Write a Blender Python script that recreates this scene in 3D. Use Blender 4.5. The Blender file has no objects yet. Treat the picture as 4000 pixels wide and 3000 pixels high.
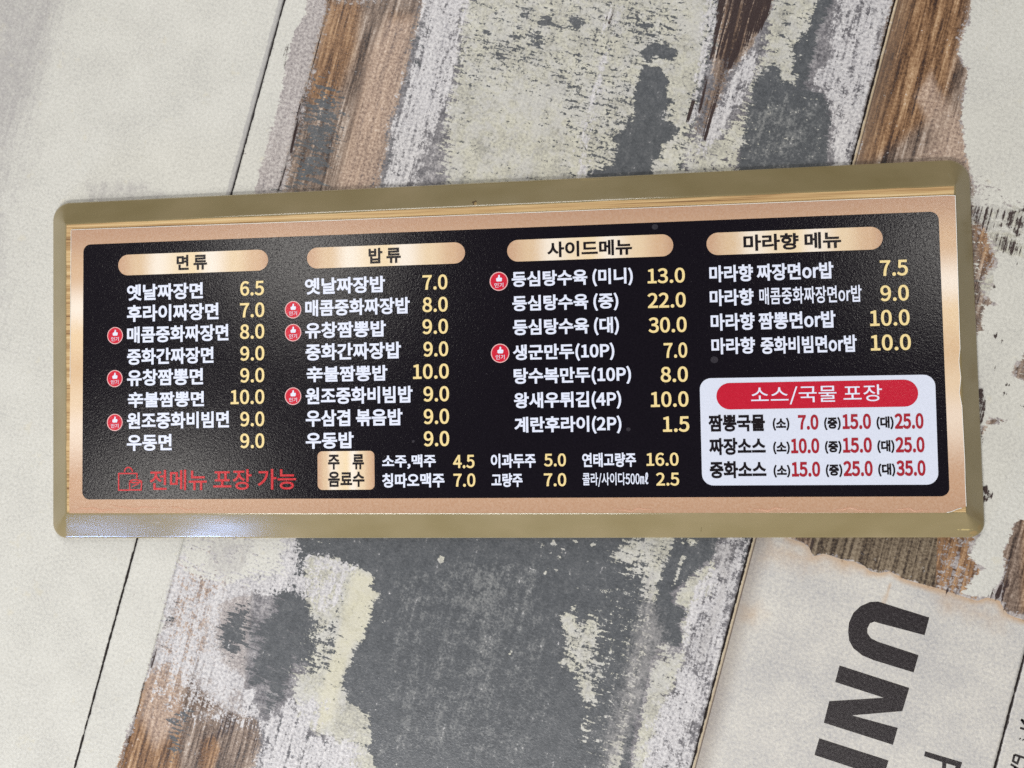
import bpy, math, random
import numpy as np
from mathutils import Matrix, Vector
from mathutils.geometry import delaunay_2d_cdt

# A framed menu board lying on a tabletop.  Metres; z = 0 is the tabletop,
# x runs along the board, y across it.  Tables below are in millimetres.
scene = bpy.context.scene
col = scene.collection
MM = 0.001

# ------------------------------------------------------------------ camera
CAM = [[336.808284, 56.249568, 468.567556], [0.99553, -0.016261, -0.093033], [0.019537, 0.999217, 0.034405], [-0.092401, 0.036069, -0.995068]]          # position (mm), right, up, forward
cd = bpy.data.cameras.new('camera')
cam = bpy.data.objects.new('camera', cd)
col.objects.link(cam)
r_, u_, f_ = (Vector(v).normalized() for v in CAM[1:])
m = Matrix((r_, u_, -f_)).transposed().to_4x4()
m.translation = Vector(CAM[0]) * MM
cam.matrix_world = m
cd.sensor_width = 36.0
cd.lens = 24.957
cd.clip_start = 0.01
cd.clip_end = 50
scene.camera = cam

# ------------------------------------------------------------------- light
scene.view_settings.view_transform = 'Standard'
scene.view_settings.look = 'None'
scene.view_settings.exposure = 0.0
scene.view_settings.gamma = 1.0
scene.cycles.use_denoising = False        # keeps the fine emboss and grain
world = bpy.data.worlds.new('World')
scene.world = world
world.use_nodes = True
bg = world.node_tree.nodes['Background']
bg.inputs['Color'].default_value = (0.93, 0.95, 1.0, 1)
bg.inputs['Strength'].default_value = 0.06


def area(name, loc, target, sx, sy, power, color, shape='RECTANGLE'):
    ld = bpy.data.lights.new(name, 'AREA')
    ld.shape = shape
    ld.size = sx
    if shape == 'RECTANGLE':
        ld.size_y = sy
    ld.energy = power
    ld.color = color
    o = bpy.data.objects.new(name, ld)
    col.objects.link(o)
    o.location = loc
    o.rotation_euler = (Vector(target) - Vector(loc)).to_track_quat('-Z', 'Y').to_euler()
    return o


BOARD_C = (0.28, 0.09, 0.0)
# four ceiling lamps of the room (their soft reflections show on the print)
for lx, ly, pw, sz in ((-0.60, 0.62, 3.7, 0.42), (1.62, 0.59, 3.4, 0.40), (-1.08, -0.27, 4.4, 0.42), (1.17, -1.16, 4.0, 0.42)):
    area('ceiling_lamp', (lx, ly, 1.91), (lx, ly, 0), sz, sz, pw, (1.0, 0.965, 0.90), 'DISK')
# two panes of the shop window, low, beyond the lower left corner of the board
area('window_light', (-1.16, -1.60, 0.40), (0.02, -0.02, 0.0), 0.20, 0.14, 4.0, (0.32, 0.50, 1.0))
area('window_light', (-0.87, -1.76, 0.41), (0.09, -0.02, 0.0), 0.17, 0.20, 5.6, (0.36, 0.54, 1.0))
# unseen fill lights, added on three sides to brighten the tabletop and bevels
area('fill_light', (-0.25, -2.1, 1.48), BOARD_C, 1.7, 0.5, 84.0, (1.0, 0.98, 0.95))
area('fill_light', (-0.2, 2.5, 1.35), BOARD_C, 1.8, 0.9, 51.0, (1.0, 0.98, 0.95))
area('fill_light', (-2.1, 0.3, 1.2), BOARD_C, 1.4, 0.8, 3.0, (1.0, 0.98, 0.95))


# --------------------------------------------------------------- node tools
def lin(c):
    return tuple(((v / 255) / 12.92 if v / 255 <= 0.04045 else ((v / 255 + 0.055) / 1.055) ** 2.4) for v in c) + (1,)


class NT:
    def __init__(self, name, rough=0.5, spec=0.5):
        self.m = bpy.data.materials.new(name)
        self.m.use_nodes = True
        self.t = self.m.node_tree
        self.b = self.t.nodes['Principled BSDF']
        self.b.inputs['Roughness'].default_value = rough
        self.b.inputs['Specular IOR Level'].default_value = spec

    def put(self, sock, v):
        if isinstance(v, bpy.types.NodeSocket):
            self.t.links.new(v, sock)
        elif v is not None:
            sock.default_value = v

    def math(self, op, a, b=None, c=None, clamp=False):
        n = self.t.nodes.new('ShaderNodeMath')
        n.operation = op
        n.use_clamp = clamp
        for i, v in enumerate((a, b, c)):
            if v is not None:
                self.put(n.inputs[i], v)
        return n.outputs[0]

    def coords(self, sx=1, sy=1, sz=1, rot=0):
        n = self.t.nodes.new('ShaderNodeTexCoord')
        k = self.t.nodes.new('ShaderNodeMapping')
        k.inputs['Rotation'].default_value = (0, 0, rot)
        k.inputs['Scale'].default_value = (sx * 1000, sy * 1000, sz * 1000)
        self.t.links.new(n.outputs['Object'], k.inputs['Vector'])
        return k.outputs[0]

    def noise(self, vec, scale=1, detail=3, rough=0.55, dist=0.0, off=None):
        n = self.t.nodes.new('ShaderNodeTexNoise')
        if off is not None:
            k = self.t.nodes.new('ShaderNodeVectorMath')
            k.operation = 'ADD'
            self.t.links.new(vec, k.inputs[0])
            k.inputs[1].default_value = off
            vec = k.outputs[0]
        self.t.links.new(vec, n.inputs['Vector'])
        n.inputs['Scale'].default_value = scale
        n.inputs['Detail'].default_value = detail
        n.inputs['Roughness'].default_value = rough
        n.inputs['Distortion'].default_value = dist
        return n.outputs[0]

    def ramp(self, x, stops, mode='LINEAR'):
        n = self.t.nodes.new('ShaderNodeValToRGB')
        n.color_ramp.interpolation = mode
        e = n.color_ramp.elements
        while len(e) < len(stops):
            e.new(0.5)
        for i, (p, c) in enumerate(stops):
            e[i].position = p
            e[i].color = lin(c)
        self.put(n.inputs[0], x)
        return n.outputs[0]

    def step(self, x, lo, hi):
        n = self.t.nodes.new('ShaderNodeMapRange')
        n.interpolation_type = 'SMOOTHSTEP'
        self.put(n.inputs[0], x)
        n.inputs[1].default_value = lo
        n.inputs[2].default_value = hi
        return n.outputs[0]

    def mix(self, f, a, b, mode='MIX'):
        n = self.t.nodes.new('ShaderNodeMix')
        n.data_type = 'RGBA'
        n.blend_type = mode
        self.put(n.inputs[0], f)
        self.put(n.inputs[6], a)
        self.put(n.inputs[7], b)
        return n.outputs[2]

    def attr(self, name):
        n = self.t.nodes.new('ShaderNodeAttribute')
        n.attribute_name = name
        return n.outputs['Fac']

    def sep(self, vec):
        n = self.t.nodes.new('ShaderNodeSeparateXYZ')
        self.t.links.new(vec, n.inputs[0])
        return n.outputs

    def bump(self, hgt, dist, strength=1.0, normal=None):
        n = self.t.nodes.new('ShaderNodeBump')
        n.inputs['Strength'].default_value = strength
        n.inputs['Distance'].default_value = dist
        self.t.links.new(hgt, n.inputs['Height'])
        if normal is not None:
            self.t.links.new(normal, n.inputs['Normal'])
        return n.outputs[0]

    def out(self, color=None, normal=None, rough=None):
        if color is not None:
            self.put(self.b.inputs['Base Color'], color)
        if normal is not None:
            self.put(self.b.inputs['Normal'], normal)
        if rough is not None:
            self.put(self.b.inputs['Roughness'], rough)
        return self.m


# ----------------------------------------------------------- table laminate
def laminate():
    g = NT('printed_laminate', 0.36, 0.5)
    P = g.coords()
    fine = g.noise(P, 0.52, 3, 0.66)
    fine2 = g.noise(P, 0.70, 3, 0.62, off=(31, 77, 5))
    mid = g.noise(P, 0.16, 5, 0.66, 0.3, off=(11, 7, 3))
    brush = g.noise(g.coords(0.10, 0.42), 1.0, 3, 0.6, 0.5)
    along = g.noise(g.coords(0.30, 0.016), 1.0, 5, 0.62)
    along3 = g.noise(g.coords(0.55, 0.014), 1.0, 4, 0.6, off=(5, 9, 3))
    along2 = g.noise(g.coords(0.09, 0.007), 1.0, 3, 0.6, off=(9, 4, 0))
    blot = g.noise(P, 0.028, 4, 0.55)
    blot2 = g.noise(P, 0.075, 4, 0.6, off=(50, 3, 8))
    # ragged edge signal: brush strokes run across the planks
    e = g.math('ADD', g.math('MULTIPLY', brush, 0.62), g.math('MULTIPLY', fine, 0.38))
    e = g.math('SUBTRACT', g.math('MULTIPLY', e, 7.6), 3.8)
    e2 = g.math('ADD', g.math('ADD', g.math('MULTIPLY', fine2, 0.34), g.math('MULTIPLY', mid, 0.36)), g.math('MULTIPLY', along, 0.30))
    e2 = g.math('SUBTRACT', g.math('MULTIPLY', e2, 7.6), 3.8)

    def mask(name, sig, amp=0.45, soft=0.06):
        x = g.math('ADD', g.attr(name), g.math('MULTIPLY', sig, amp))
        return g.step(x, 0.5 - soft, 0.5 + soft)

    grit = g.math('ADD', g.math('MULTIPLY', fine, 0.7), g.math('MULTIPLY', along, 0.3))
    base = g.ramp(grit, [(0.34, (120, 115, 117)), (0.46, (158, 151, 150)), (0.56, (184, 178, 175)), (0.70, (204, 200, 198))])
    base2 = g.ramp(g.math('ADD', g.math('MULTIPLY', grit, 0.6), g.math('MULTIPLY', mid, 0.4)),
                   [(0.38, (78, 77, 82)), (0.48, (118, 116, 120)), (0.57, (158, 155, 157)), (0.68, (192, 188, 187))])
    base = g.mix(g.step(g.attr('grit'), 0.5, 1.0), base, base2)
    c = base
    # raw wood
    w = g.ramp(g.math('ADD', g.math('MULTIPLY', along, 0.72), g.math('MULTIPLY', fine2, 0.28)),
               [(0.38, (46, 37, 36)), (0.46, (96, 80, 70)), (0.54, (138, 120, 107)), (0.64, (190, 176, 164))])
    ww = g.ramp(g.math('ADD', g.math('MULTIPLY', along, 0.72), g.math('MULTIPLY', fine2, 0.28)),
                [(0.38, (54, 36, 30)), (0.45, (98, 70, 48)), (0.53, (142, 108, 78)), (0.62, (182, 150, 116)), (0.70, (214, 192, 168))])
    w = g.mix(g.step(g.attr('warm'), 0.1, 0.9), w, ww)
    wp = g.ramp(g.math('ADD', g.math('MULTIPLY', along, 0.35), g.math('MULTIPLY', fine, 0.65)),
                [(0.36, (112, 96, 90)), (0.46, (158, 136, 122)), (0.56, (192, 170, 152)), (0.68, (222, 206, 192))])
    w = g.mix(g.math('MULTIPLY', g.step(g.attr('pale'), 0.1, 0.9), 0.85), w, wp)
    # ribbed grain of the grey plank
    gr = g.ramp(g.math('ADD', g.math('MULTIPLY', g.noise(g.coords(0.42, 0.008), 1.0, 2, 0.5, 0.2, off=(2, 5, 1)), 0.55), g.math('MULTIPLY', fine, 0.45)),
                [(0.40, (52, 42, 36)), (0.47, (96, 83, 68)), (0.54, (124, 110, 92)), (0.66, (156, 142, 122))])
    w = g.mix(g.step(g.attr('grain'), 0.2, 0.8), w, gr)
    c = g.mix(mask('wood', g.math('ADD', g.math('MULTIPLY', e, 0.25), g.math('MULTIPLY', e2, 0.75)), 0.95, 0.18), c, w)
    # slate grey paint
    sl = g.ramp(g.math('ADD', g.math('MULTIPLY', fine2, 0.45), g.math('ADD', g.math('MULTIPLY', along, 0.15), g.math('MULTIPLY', mid, 0.40))),
                [(0.38, (70, 73, 77)), (0.5, (84, 87, 91)), (0.60, (98, 100, 103)), (0.70, (124, 126, 127))])
    sl = g.mix(g.math('MULTIPLY', g.step(g.math('ADD', g.attr('scuff'), g.math('MULTIPLY', e2, 0.8)), 0.15, 1.2), 0.75), sl, lin((142, 143, 142)))
    c = g.mix(mask('slate', e, 0.62, 0.12), c, sl)
    # chipped beige paint
    be = g.ramp(g.math('ADD', g.math('MULTIPLY', fine, 0.6), g.math('MULTIPLY', blot2, 0.4)),
                [(0.36, (142, 141, 135)), (0.46, (170, 168, 158)), (0.55, (190, 188, 174)), (0.68, (208, 206, 192))])
    be = g.mix(g.math('MULTIPLY', g.step(g.math('ADD', g.math('MULTIPLY', blot, 0.4), g.math('MULTIPLY', mid, 0.6)), 0.44, 0.58), 0.65), be, g.mix(fine, lin((166, 165, 162)), lin((214, 213, 210))))
    be = g.mix(g.math('MULTIPLY', g.step(g.attr('yellow'), 0.1, 0.9), 0.5), be, lin((208, 203, 176)))
    c = g.mix(mask('beige', g.math('ADD', g.math('MULTIPLY', e, 0.60), g.math('MULTIPLY', e2, 0.40)), 0.95, 0.15), c, be)
    # whitish weathered paint
    wh = g.ramp(grit, [(0.36, (140, 139, 144)), (0.46, (180, 178, 180)), (0.56, (204, 202, 203)), (0.68, (220, 218, 217))])
    c = g.mix(mask('white', e2, 0.95, 0.20), c, wh)
    # cream paint
    cr = g.ramp(g.math('ADD', g.math('MULTIPLY', fine, 0.72), g.math('MULTIPLY', blot, 0.28)),
                [(0.36, (184, 183, 178)), (0.47, (197, 196, 189)), (0.56, (204, 203, 196)), (0.68, (212, 211, 204))])
    cr = g.mix(g.math('MULTIPLY', g.step(blot2, 0.62, 0.72), 0.4), cr, lin((204, 198, 178)))
    cr = g.mix(g.math('MULTIPLY', g.step(fine2, 0.70, 0.76), 0.55), cr, lin((150, 146, 146)))
    c = g.mix(mask('cream', e, 0.50, 0.12), c, cr)
    gm = g.math('MULTIPLY', g.step(g.math('ADD', g.attr('grime'), g.math('MULTIPLY', e2, 0.45)), -0.1, 1.1), 0.85)
    c = g.mix(gm, c, g.mix(fine, lin((136, 133, 134)), lin((186, 183, 181))))
    # printed sheet
    pa = g.ramp(g.math('ADD', g.math('MULTIPLY', fine, 0.6), g.math('MULTIPLY', blot, 0.4)),
                [(0.34, (166, 165, 166)), (0.46, (184, 182, 179)), (0.55, (197, 194, 188)), (0.68, (212, 209, 200))])
    s = g.sep(P)[0]
    pm = g.math('MULTIPLY', mask('paper', fine, 0.12, 0.10), g.step(s, SEAMS[3] - 0.2, SEAMS[3]))
    c = g.mix(pm, c, pa)
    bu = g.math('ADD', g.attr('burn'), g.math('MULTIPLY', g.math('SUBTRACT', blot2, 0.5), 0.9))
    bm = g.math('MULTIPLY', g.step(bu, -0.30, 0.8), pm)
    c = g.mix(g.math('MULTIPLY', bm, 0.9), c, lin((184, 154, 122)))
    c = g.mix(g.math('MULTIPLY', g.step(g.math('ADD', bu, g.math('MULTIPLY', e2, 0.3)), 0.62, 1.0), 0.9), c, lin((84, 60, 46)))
    # dark cracks and seam wear
    c = g.mix(mask('dark', g.math('MULTIPLY', g.math('SUBTRACT', g.math('ADD', g.math('MULTIPLY', along3, 0.72), g.math('MULTIPLY', fine, 0.28)), 0.5), 8.5), 0.52, 0.18), c, g.mix(fine, lin((34, 22, 24)), lin((70, 56, 54))))
    # seam at the left of the lettered plank: tan line and dark line
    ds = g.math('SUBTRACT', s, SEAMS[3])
    def band(cn, wd):
        return g.step(g.math('ABSOLUTE', g.math('SUBTRACT', ds, cn)), wd, wd * 0.6)
    c = g.mix(g.math('MULTIPLY', band(1.25, 0.85), 0.8), c, lin((184, 166, 132)))
    c = g.mix(g.math('MULTIPLY', band(2.35, 0.45), 0.85), c, lin((62, 44, 36)))
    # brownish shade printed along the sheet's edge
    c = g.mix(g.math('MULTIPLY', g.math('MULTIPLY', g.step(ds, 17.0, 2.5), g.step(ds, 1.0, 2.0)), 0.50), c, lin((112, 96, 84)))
    # thin dark seams, the first one with a greyed lip
    for k, wd in ((1, 0.95), (4, 0.95), (3, 0.70)):
        d_ = g.math('ABSOLUTE', g.math('SUBTRACT', s, SEAMS[k]))
        d_ = g.math('ADD', d_, g.math('MULTIPLY', g.math('SUBTRACT', g.math('ADD', g.math('MULTIPLY', along, 0.3), g.math('MULTIPLY', mid, 0.7)), 0.5), 3.2))
        c = g.mix(g.math('MULTIPLY', g.step(d_, wd, wd * 0.7), 0.93), c, lin((38, 28, 30)))
    lip = g.math('SUBTRACT', SEAMS[1], s)
    t_ = g.sep(P)[1]
    lipm = g.math('MULTIPLY', g.step(g.math('ADD', lip, g.math('MULTIPLY', g.math('SUBTRACT', brush, 0.5), 3.0)), 4.4, 3.2), g.step(lip, 0.2, 0.5))
    lipm = g.math('MULTIPLY', lipm, g.step(t_, 150, 190))
    c = g.mix(g.math('MULTIPLY', lipm, 0.6), c, lin((150, 148, 150)))
    # embossed skin
    worm = g.noise(P, 0.62, 2, 0.5, 0.8, off=(7, 1, 0))
    nb = g.bump(worm, 0.00019, 0.95)
    return g.out(c, nb, g.math('MULTIPLY_ADD', blot, 0.12, 0.34))


AX = [0.961047, -0.276384, 0.276384, 0.961047]            # across-plank and along-plank directions in x, y
SEAMS = [-300.0, 37.77, 70.41, 436.14, 610.23, 780.0]
PRINT = [
["grit",0.35,10.56,"p",0.0,[[-408.1,456.7],[609.6,639.4],[779.7,-84.7],[-137.0,-407.6]]],
["grit",1.2,5.28,"p",0.0,[[120.9,441.6],[429.7,521.0],[436.2,343.4],[436.3,96.5],[437.0,-121.9],[163.2,-213.4],[119.7,5.3],[123.1,259.6]]],
["wood",1.2,6.86,"p",0.0,[[68.8,375.6],[135.2,389.7],[136.2,372.5],[136.6,354.9],[137.6,342.0],[136.8,328.7],[138.1,317.6],[135.3,302.1],[137.0,289.4],[139.1,278.4],[139.5,254.1],[67.9,228.1],[73.9,240.5],[70.5,272.8],[69.8,302.1]]],
["wood",1.2,6.86,"p",0.0,[[68.6,403.3],[126.9,461.1],[135.2,389.7],[68.8,375.6]]],
["warm",1.3,10.56,"p",0.0,[[68.8,375.6],[93.2,380.8],[97.5,345.0],[94.9,320.6],[92.2,303.5],[79.7,300.7],[70.7,306.0]]],
["warm",1.1,10.56,"p",0.0,[[112.7,377.6],[131.2,377.9],[134.5,325.9],[132.4,279.9],[126.9,246.0],[112.0,246.0],[109.5,281.9],[107.0,337.9]]],
["warm",0.9,4.4,"p",0.0,[[77.4,263.0],[86.0,265.1],[89.6,249.1],[80.8,247.9]]],
["pale",1.1,10.56,"p",0.0,[[110.2,373.4],[134.7,378.7],[138.6,317.7],[138.5,277.7],[140.4,251.0],[107.2,243.0],[107.9,274.2],[107.1,310.5],[105.5,343.1]]],
["slate",0.72,13.2,"p",0.0,[[80.4,317.7],[91.1,318.4],[99.8,309.8],[104.0,294.8],[103.9,279.0],[101.7,260.8],[100.8,244.8],[70.0,237.4],[73.4,261.2],[72.1,278.6],[71.3,298.0],[72.1,321.2]]],
["slate",0.5,6.86,"p",0.0,[[83.3,378.7],[100.3,379.7],[99.4,373.3],[88.2,374.4]]],
["slate",0.55,10.56,"p",0.0,[[136.5,384.7],[144.1,386.3],[147.2,355.5],[147.7,331.1],[145.3,304.3],[142.0,290.4],[144.6,255.3],[138.8,253.8],[136.5,290.9],[138.7,318.6],[135.5,352.9]]],
["wood",1.3,3.7,"p",0.0,[[327.8,451.6],[361.4,458.6],[361.4,437.7],[362.0,426.9],[357.4,416.0],[354.1,404.1],[348.6,392.0],[344.1,388.7],[333.8,391.0],[331.7,403.8],[330.3,417.8],[328.0,430.6]]],
["wood",0.75,7.92,"p",0.0,[[333.8,391.0],[354.1,404.1],[349.3,362.0],[343.2,339.7],[331.2,340.4],[330.8,361.3]]],
["warm",0.35,3.52,"p",0.0,[[328.0,430.6],[361.4,437.7],[354.1,404.1],[344.1,388.7],[333.8,391.0]]],
["dark",0.5,2.46,"p",0.0,[[323.7,450.8],[360.6,458.5],[360.9,437.6],[361.1,427.2],[355.7,415.6],[353.1,402.9],[346.9,391.1],[334.8,391.9],[329.8,417.7]]],
["dark",1.25,1.76,"l",2.64,[[334.2,453.0],[339.1,433.0],[342.3,398.8],[342.3,376.1],[341.9,339.8]]],
["dark",1.25,1.76,"l",2.64,[[328.9,430.9],[330.8,413.7],[332.9,391.5]]],
["dark",1.25,1.76,"l",2.64,[[346.5,443.3],[349.1,428.2],[348.3,398.4],[344.9,388.9]]],
["dark",1.25,1.76,"l",2.64,[[357.6,447.4],[360.7,428.9],[357.3,416.0]]],
["dark",1.25,1.76,"l",2.64,[[351.2,446.1],[354.2,431.0],[352.1,416.6]]],
["dark",1.2,1.41,"l",2.11,[[333.0,379.2],[333.6,368.9],[334.5,355.7]]],
["dark",1.1,1.76,"l",2.82,[[329.0,361.8],[328.9,355.6],[329.0,348.7]]],
["dark",1.1,1.41,"l",1.76,[[262.7,411.8],[262.8,406.2],[263.9,396.6]]],
["dark",1.0,1.41,"l",1.76,[[259.2,404.0],[260.5,400.3]]],
["wood",1.3,5.28,"p",0.0,[[431.7,487.0],[498.7,500.7],[484.7,474.1],[482.0,463.3],[483.8,447.6],[482.0,438.8],[482.8,427.1],[491.1,418.2],[491.7,412.0],[490.9,401.0],[493.8,391.0],[498.5,376.1],[505.1,361.6],[511.0,348.4],[525.5,321.8],[539.5,258.7],[458.9,237.8],[436.2,343.4]]],
["warm",1.2,10.56,"p",0.0,[[431.7,487.0],[498.7,500.7],[481.1,463.1],[483.0,429.7],[484.2,392.7],[447.9,345.3],[436.8,344.4]]],
["pale",1.0,15.84,"p",0.0,[[474.7,366.8],[480.4,395.2],[495.4,398.6],[525.1,355.1],[460.0,329.5],[465.0,354.4]]],
["dark",0.8,1.23,"l",1.58,[[441.5,447.9],[441.0,398.2],[441.3,352.2]]],
["dark",0.75,1.23,"l",1.41,[[443.4,421.0],[446.2,384.1],[447.3,360.5]]],
["dark",0.7,1.41,"l",1.76,[[447.6,452.6],[447.2,425.2],[445.6,399.3]]],
["dark",0.62,1.41,"l",1.41,[[464.3,408.6],[465.4,378.2],[468.8,351.9]]],
["dark",0.6,1.41,"l",1.41,[[466.8,449.9],[468.5,404.4]]],
["pale",0.8,4.4,"p",0.0,[[461.4,394.3],[468.3,417.9],[484.2,392.7],[480.6,375.0]]],
["wood",0.85,4.75,"p",0.0,[[516.5,320.8],[521.4,324.8],[528.1,319.4],[538.5,303.7],[534.5,298.5],[530.0,290.3],[523.7,291.5]]],
["warm",1,7.04,"p",0.0,[[515.8,323.4],[532.6,327.6],[549.4,302.2],[531.5,289.3]]],
["wood",0.8,2.64,"p",0.0,[[528.2,281.4],[537.5,281.0],[544.5,279.3],[543.8,277.0],[535.1,274.8],[530.1,273.5]]],
["wood",0.8,2.64,"p",0.0,[[532.1,265.6],[539.3,263.2],[538.9,259.6],[533.9,258.3]]],
["wood",0.85,2.64,"p",0.0,[[565.6,253.3],[562.9,247.0],[560.6,238.0],[565.8,235.2],[576.2,235.2],[570.8,257.4]]],
["wood",0.8,2.64,"p",0.0,[[555.3,208.7],[566.7,210.4],[567.7,206.5],[561.4,205.5],[557.0,202.2],[555.5,192.1],[551.7,199.4]]],
["wood",1.3,3.7,"p",0.0,[[585.9,155.9],[601.7,168.6],[630.0,176.6],[648.6,99.6],[620.2,92.7],[599.9,94.7],[592.0,95.6],[588.0,102.6],[586.7,112.3],[586.5,121.8],[582.6,129.0],[584.8,138.0],[585.4,148.7]]],
["warm",0.7,5.28,"p",0.0,[[585.9,155.9],[630.0,176.6],[648.6,99.6],[599.9,94.7]]],
["wood",1.3,2.11,"p",0.0,[[443.5,132.3],[542.0,160.0],[549.6,129.4],[551.8,96.8],[546.7,97.1],[530.7,97.2],[522.2,99.5],[516.0,96.4],[507.8,97.6],[500.1,100.2],[493.7,98.3],[480.8,98.7],[474.7,95.2],[471.0,100.3],[465.9,101.8],[459.6,103.5]]],
["warm",0.35,5.28,"p",0.0,[[443.4,107.0],[547.8,136.8],[551.8,96.8],[467.7,72.0]]],
["grain",1.2,1.76,"p",0.0,[[467.7,139.1],[537.9,158.8],[551.2,95.0],[472.2,90.0]]],
["wood",0.62,3.7,"p",0.0,[[543.2,129.4],[566.3,136.1],[567.5,122.2],[574.3,117.1],[581.8,105.0],[576.1,96.3],[565.9,96.8],[551.5,96.1]]],
["warm",1.3,2.46,"p",0.0,[[543.2,129.4],[566.3,136.1],[574.3,117.1],[576.1,96.3],[551.5,96.1]]],
["wood",1.15,5.81,"p",0.0,[[70.9,-106.5],[79.4,-96.5],[89.6,-100.8],[98.4,-116.1],[109.0,-113.7],[115.5,-124.4],[133.6,-121.6],[153.8,-115.6],[160.1,-126.1],[161.1,-141.4],[164.2,-177.7],[66.9,-209.5],[67.5,-173.2],[66.4,-153.6],[69.3,-144.2],[69.9,-134.4],[70.0,-119.5]]],
["warm",1.1,5.28,"p",0.0,[[66.2,-101.0],[101.2,-115.6],[114.7,-175.9],[62.0,-193.0]]],
["warm",0.9,3.52,"p",0.0,[[118.8,-136.0],[128.9,-128.6],[136.2,-138.9],[133.6,-160.7],[120.7,-154.4]]],
["pale",0.9,8.8,"p",0.0,[[64.3,-94.4],[94.5,-92.4],[106.4,-133.7],[90.1,-156.9],[70.6,-136.0]]],
["slate",0.55,7.92,"p",0.0,[[89.0,-122.1],[109.6,-115.7],[110.9,-159.2],[100.7,-162.5]]],
["dark",0.62,4.58,"p",0.0,[[129.1,-113.8],[140.6,-115.5],[140.1,-129.3],[129.5,-134.7],[126.1,-142.1],[117.4,-142.8],[127.5,-123.8]]],
["dark",0.6,3.52,"p",0.0,[[153.7,-122.9],[158.7,-121.3],[161.6,-143.0],[155.6,-144.9]]],
["slate",1.4,7.92,"p",0.0,[[143.8,446.2],[329.7,483.6],[328.1,430.7],[331.8,403.5],[331.9,344.1],[336.6,299.9],[185.5,260.1],[175.1,311.6],[169.6,351.8],[164.8,396.0]]],
["slate",1.3,4.22,"p",0.0,[[357.5,454.3],[401.7,463.6],[395.2,424.2],[396.5,386.5],[393.8,384.2],[407.7,384.7],[413.8,376.7],[417.1,367.1],[418.8,353.8],[427.8,318.3],[369.3,304.3],[367.3,331.5],[363.2,340.9],[362.8,368.5],[361.7,385.7],[367.0,394.6],[369.3,408.2]]],
["slate",1.4,6.86,"p",0.0,[[121.0,35.8],[378.4,108.4],[383.9,49.8],[380.2,-11.4],[378.3,-42.0],[381.4,-91.0],[246.6,-134.6],[225.2,-122.6],[207.0,-95.7],[179.1,-73.2],[161.0,-47.4],[129.8,-14.5]]],
["slate",1.4,3.7,"p",0.0,[[349.8,81.3],[412.1,99.1],[417.2,78.5],[411.1,70.6],[405.1,61.5],[401.8,55.6],[396.5,47.9],[399.4,41.4],[410.7,39.8],[405.8,31.0],[411.0,20.3],[409.6,16.2],[397.9,15.1],[394.9,3.1],[395.3,-21.3],[395.3,-39.7],[400.1,-81.0],[359.5,-94.2],[343.4,12.3]]],
["beige",0.82,7.92,"p",0.0,[[145.6,446.5],[329.7,483.6],[328.1,430.7],[331.8,403.5],[331.4,378.9],[334.3,344.6],[338.3,300.3],[185.5,260.1],[171.7,307.2],[167.9,351.4]]],
["beige",1.1,15.84,"p",0.0,[[180.1,339.7],[240.6,348.0],[259.2,291.9],[194.8,265.9],[178.8,298.0]]],
["beige",1.05,7.92,"p",0.0,[[302.7,420.5],[317.3,423.6],[325.9,390.6],[324.0,350.6],[314.8,356.4],[309.3,377.4],[297.4,381.1],[312.4,389.2]]],
["beige",0.62,5.81,"p",0.0,[[179.8,372.3],[221.3,381.3],[225.9,370.2],[197.1,350.8],[184.6,354.6]]],
["beige",0.6,5.81,"p",0.0,[[274.5,414.5],[304.0,415.2],[309.0,396.4],[289.3,388.1],[272.7,391.7],[271.0,400.9]]],
["beige",0.6,5.81,"p",0.0,[[269.8,363.8],[287.8,370.2],[291.0,355.0],[292.1,341.8],[287.9,328.1],[292.0,306.7],[278.7,303.6],[272.7,326.1],[278.4,340.2]]],
["beige",0.62,5.81,"p",0.0,[[233.6,365.4],[255.0,375.0],[260.0,344.0],[255.8,327.0],[246.5,341.0]]],
["beige",-0.5,2.64,"p",0.0,[[292.1,377.6],[296.5,378.6],[301.3,378.0],[306.2,374.4],[310.2,368.1],[308.8,364.6],[310.9,359.5],[313.6,357.8],[312.6,352.8],[313.1,345.0],[323.3,341.8],[321.7,335.9],[315.8,329.0],[316.7,325.2],[313.1,321.2],[313.2,314.9],[312.4,312.3],[317.9,300.2],[275.9,290.2],[275.0,299.5],[284.3,303.3],[289.7,309.4],[289.8,315.0],[289.2,320.4],[285.7,327.5],[289.9,332.5],[291.1,336.8],[294.6,341.5],[294.3,348.6],[291.7,355.2],[291.2,363.0],[291.3,368.6]]],
["beige",-0.5,2.11,"p",0.0,[[290.2,390.7],[297.4,393.1],[308.3,393.1],[309.5,388.6],[307.1,385.7],[296.2,385.7],[293.5,381.1],[287.9,384.6]]],
["beige",-0.4,2.38,"p",0.0,[[214.7,389.2],[217.8,394.3],[221.2,396.6],[225.1,392.6],[229.9,391.2]]],
["beige",-0.4,2.38,"p",0.0,[[234.3,398.7],[240.2,400.3],[245.1,397.0],[242.4,392.3],[237.0,394.4]]],
["beige",0.1,3.7,"p",0.0,[[203.3,396.9],[207.9,397.9],[207.6,392.9],[204.2,393.8]]],
["beige",0.1,3.7,"p",0.0,[[212.1,382.5],[221.6,383.0],[220.8,377.1],[214.1,378.1]]],
["beige",0.85,6.86,"p",0.0,[[359.9,451.4],[394.7,458.6],[391.1,433.7],[393.0,387.5],[381.2,381.4],[370.8,389.4],[363.4,379.1],[370.4,335.7],[372.5,305.0],[334.3,295.8],[334.5,334.2],[348.8,344.5],[358.1,360.5],[360.7,402.8]]],
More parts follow.
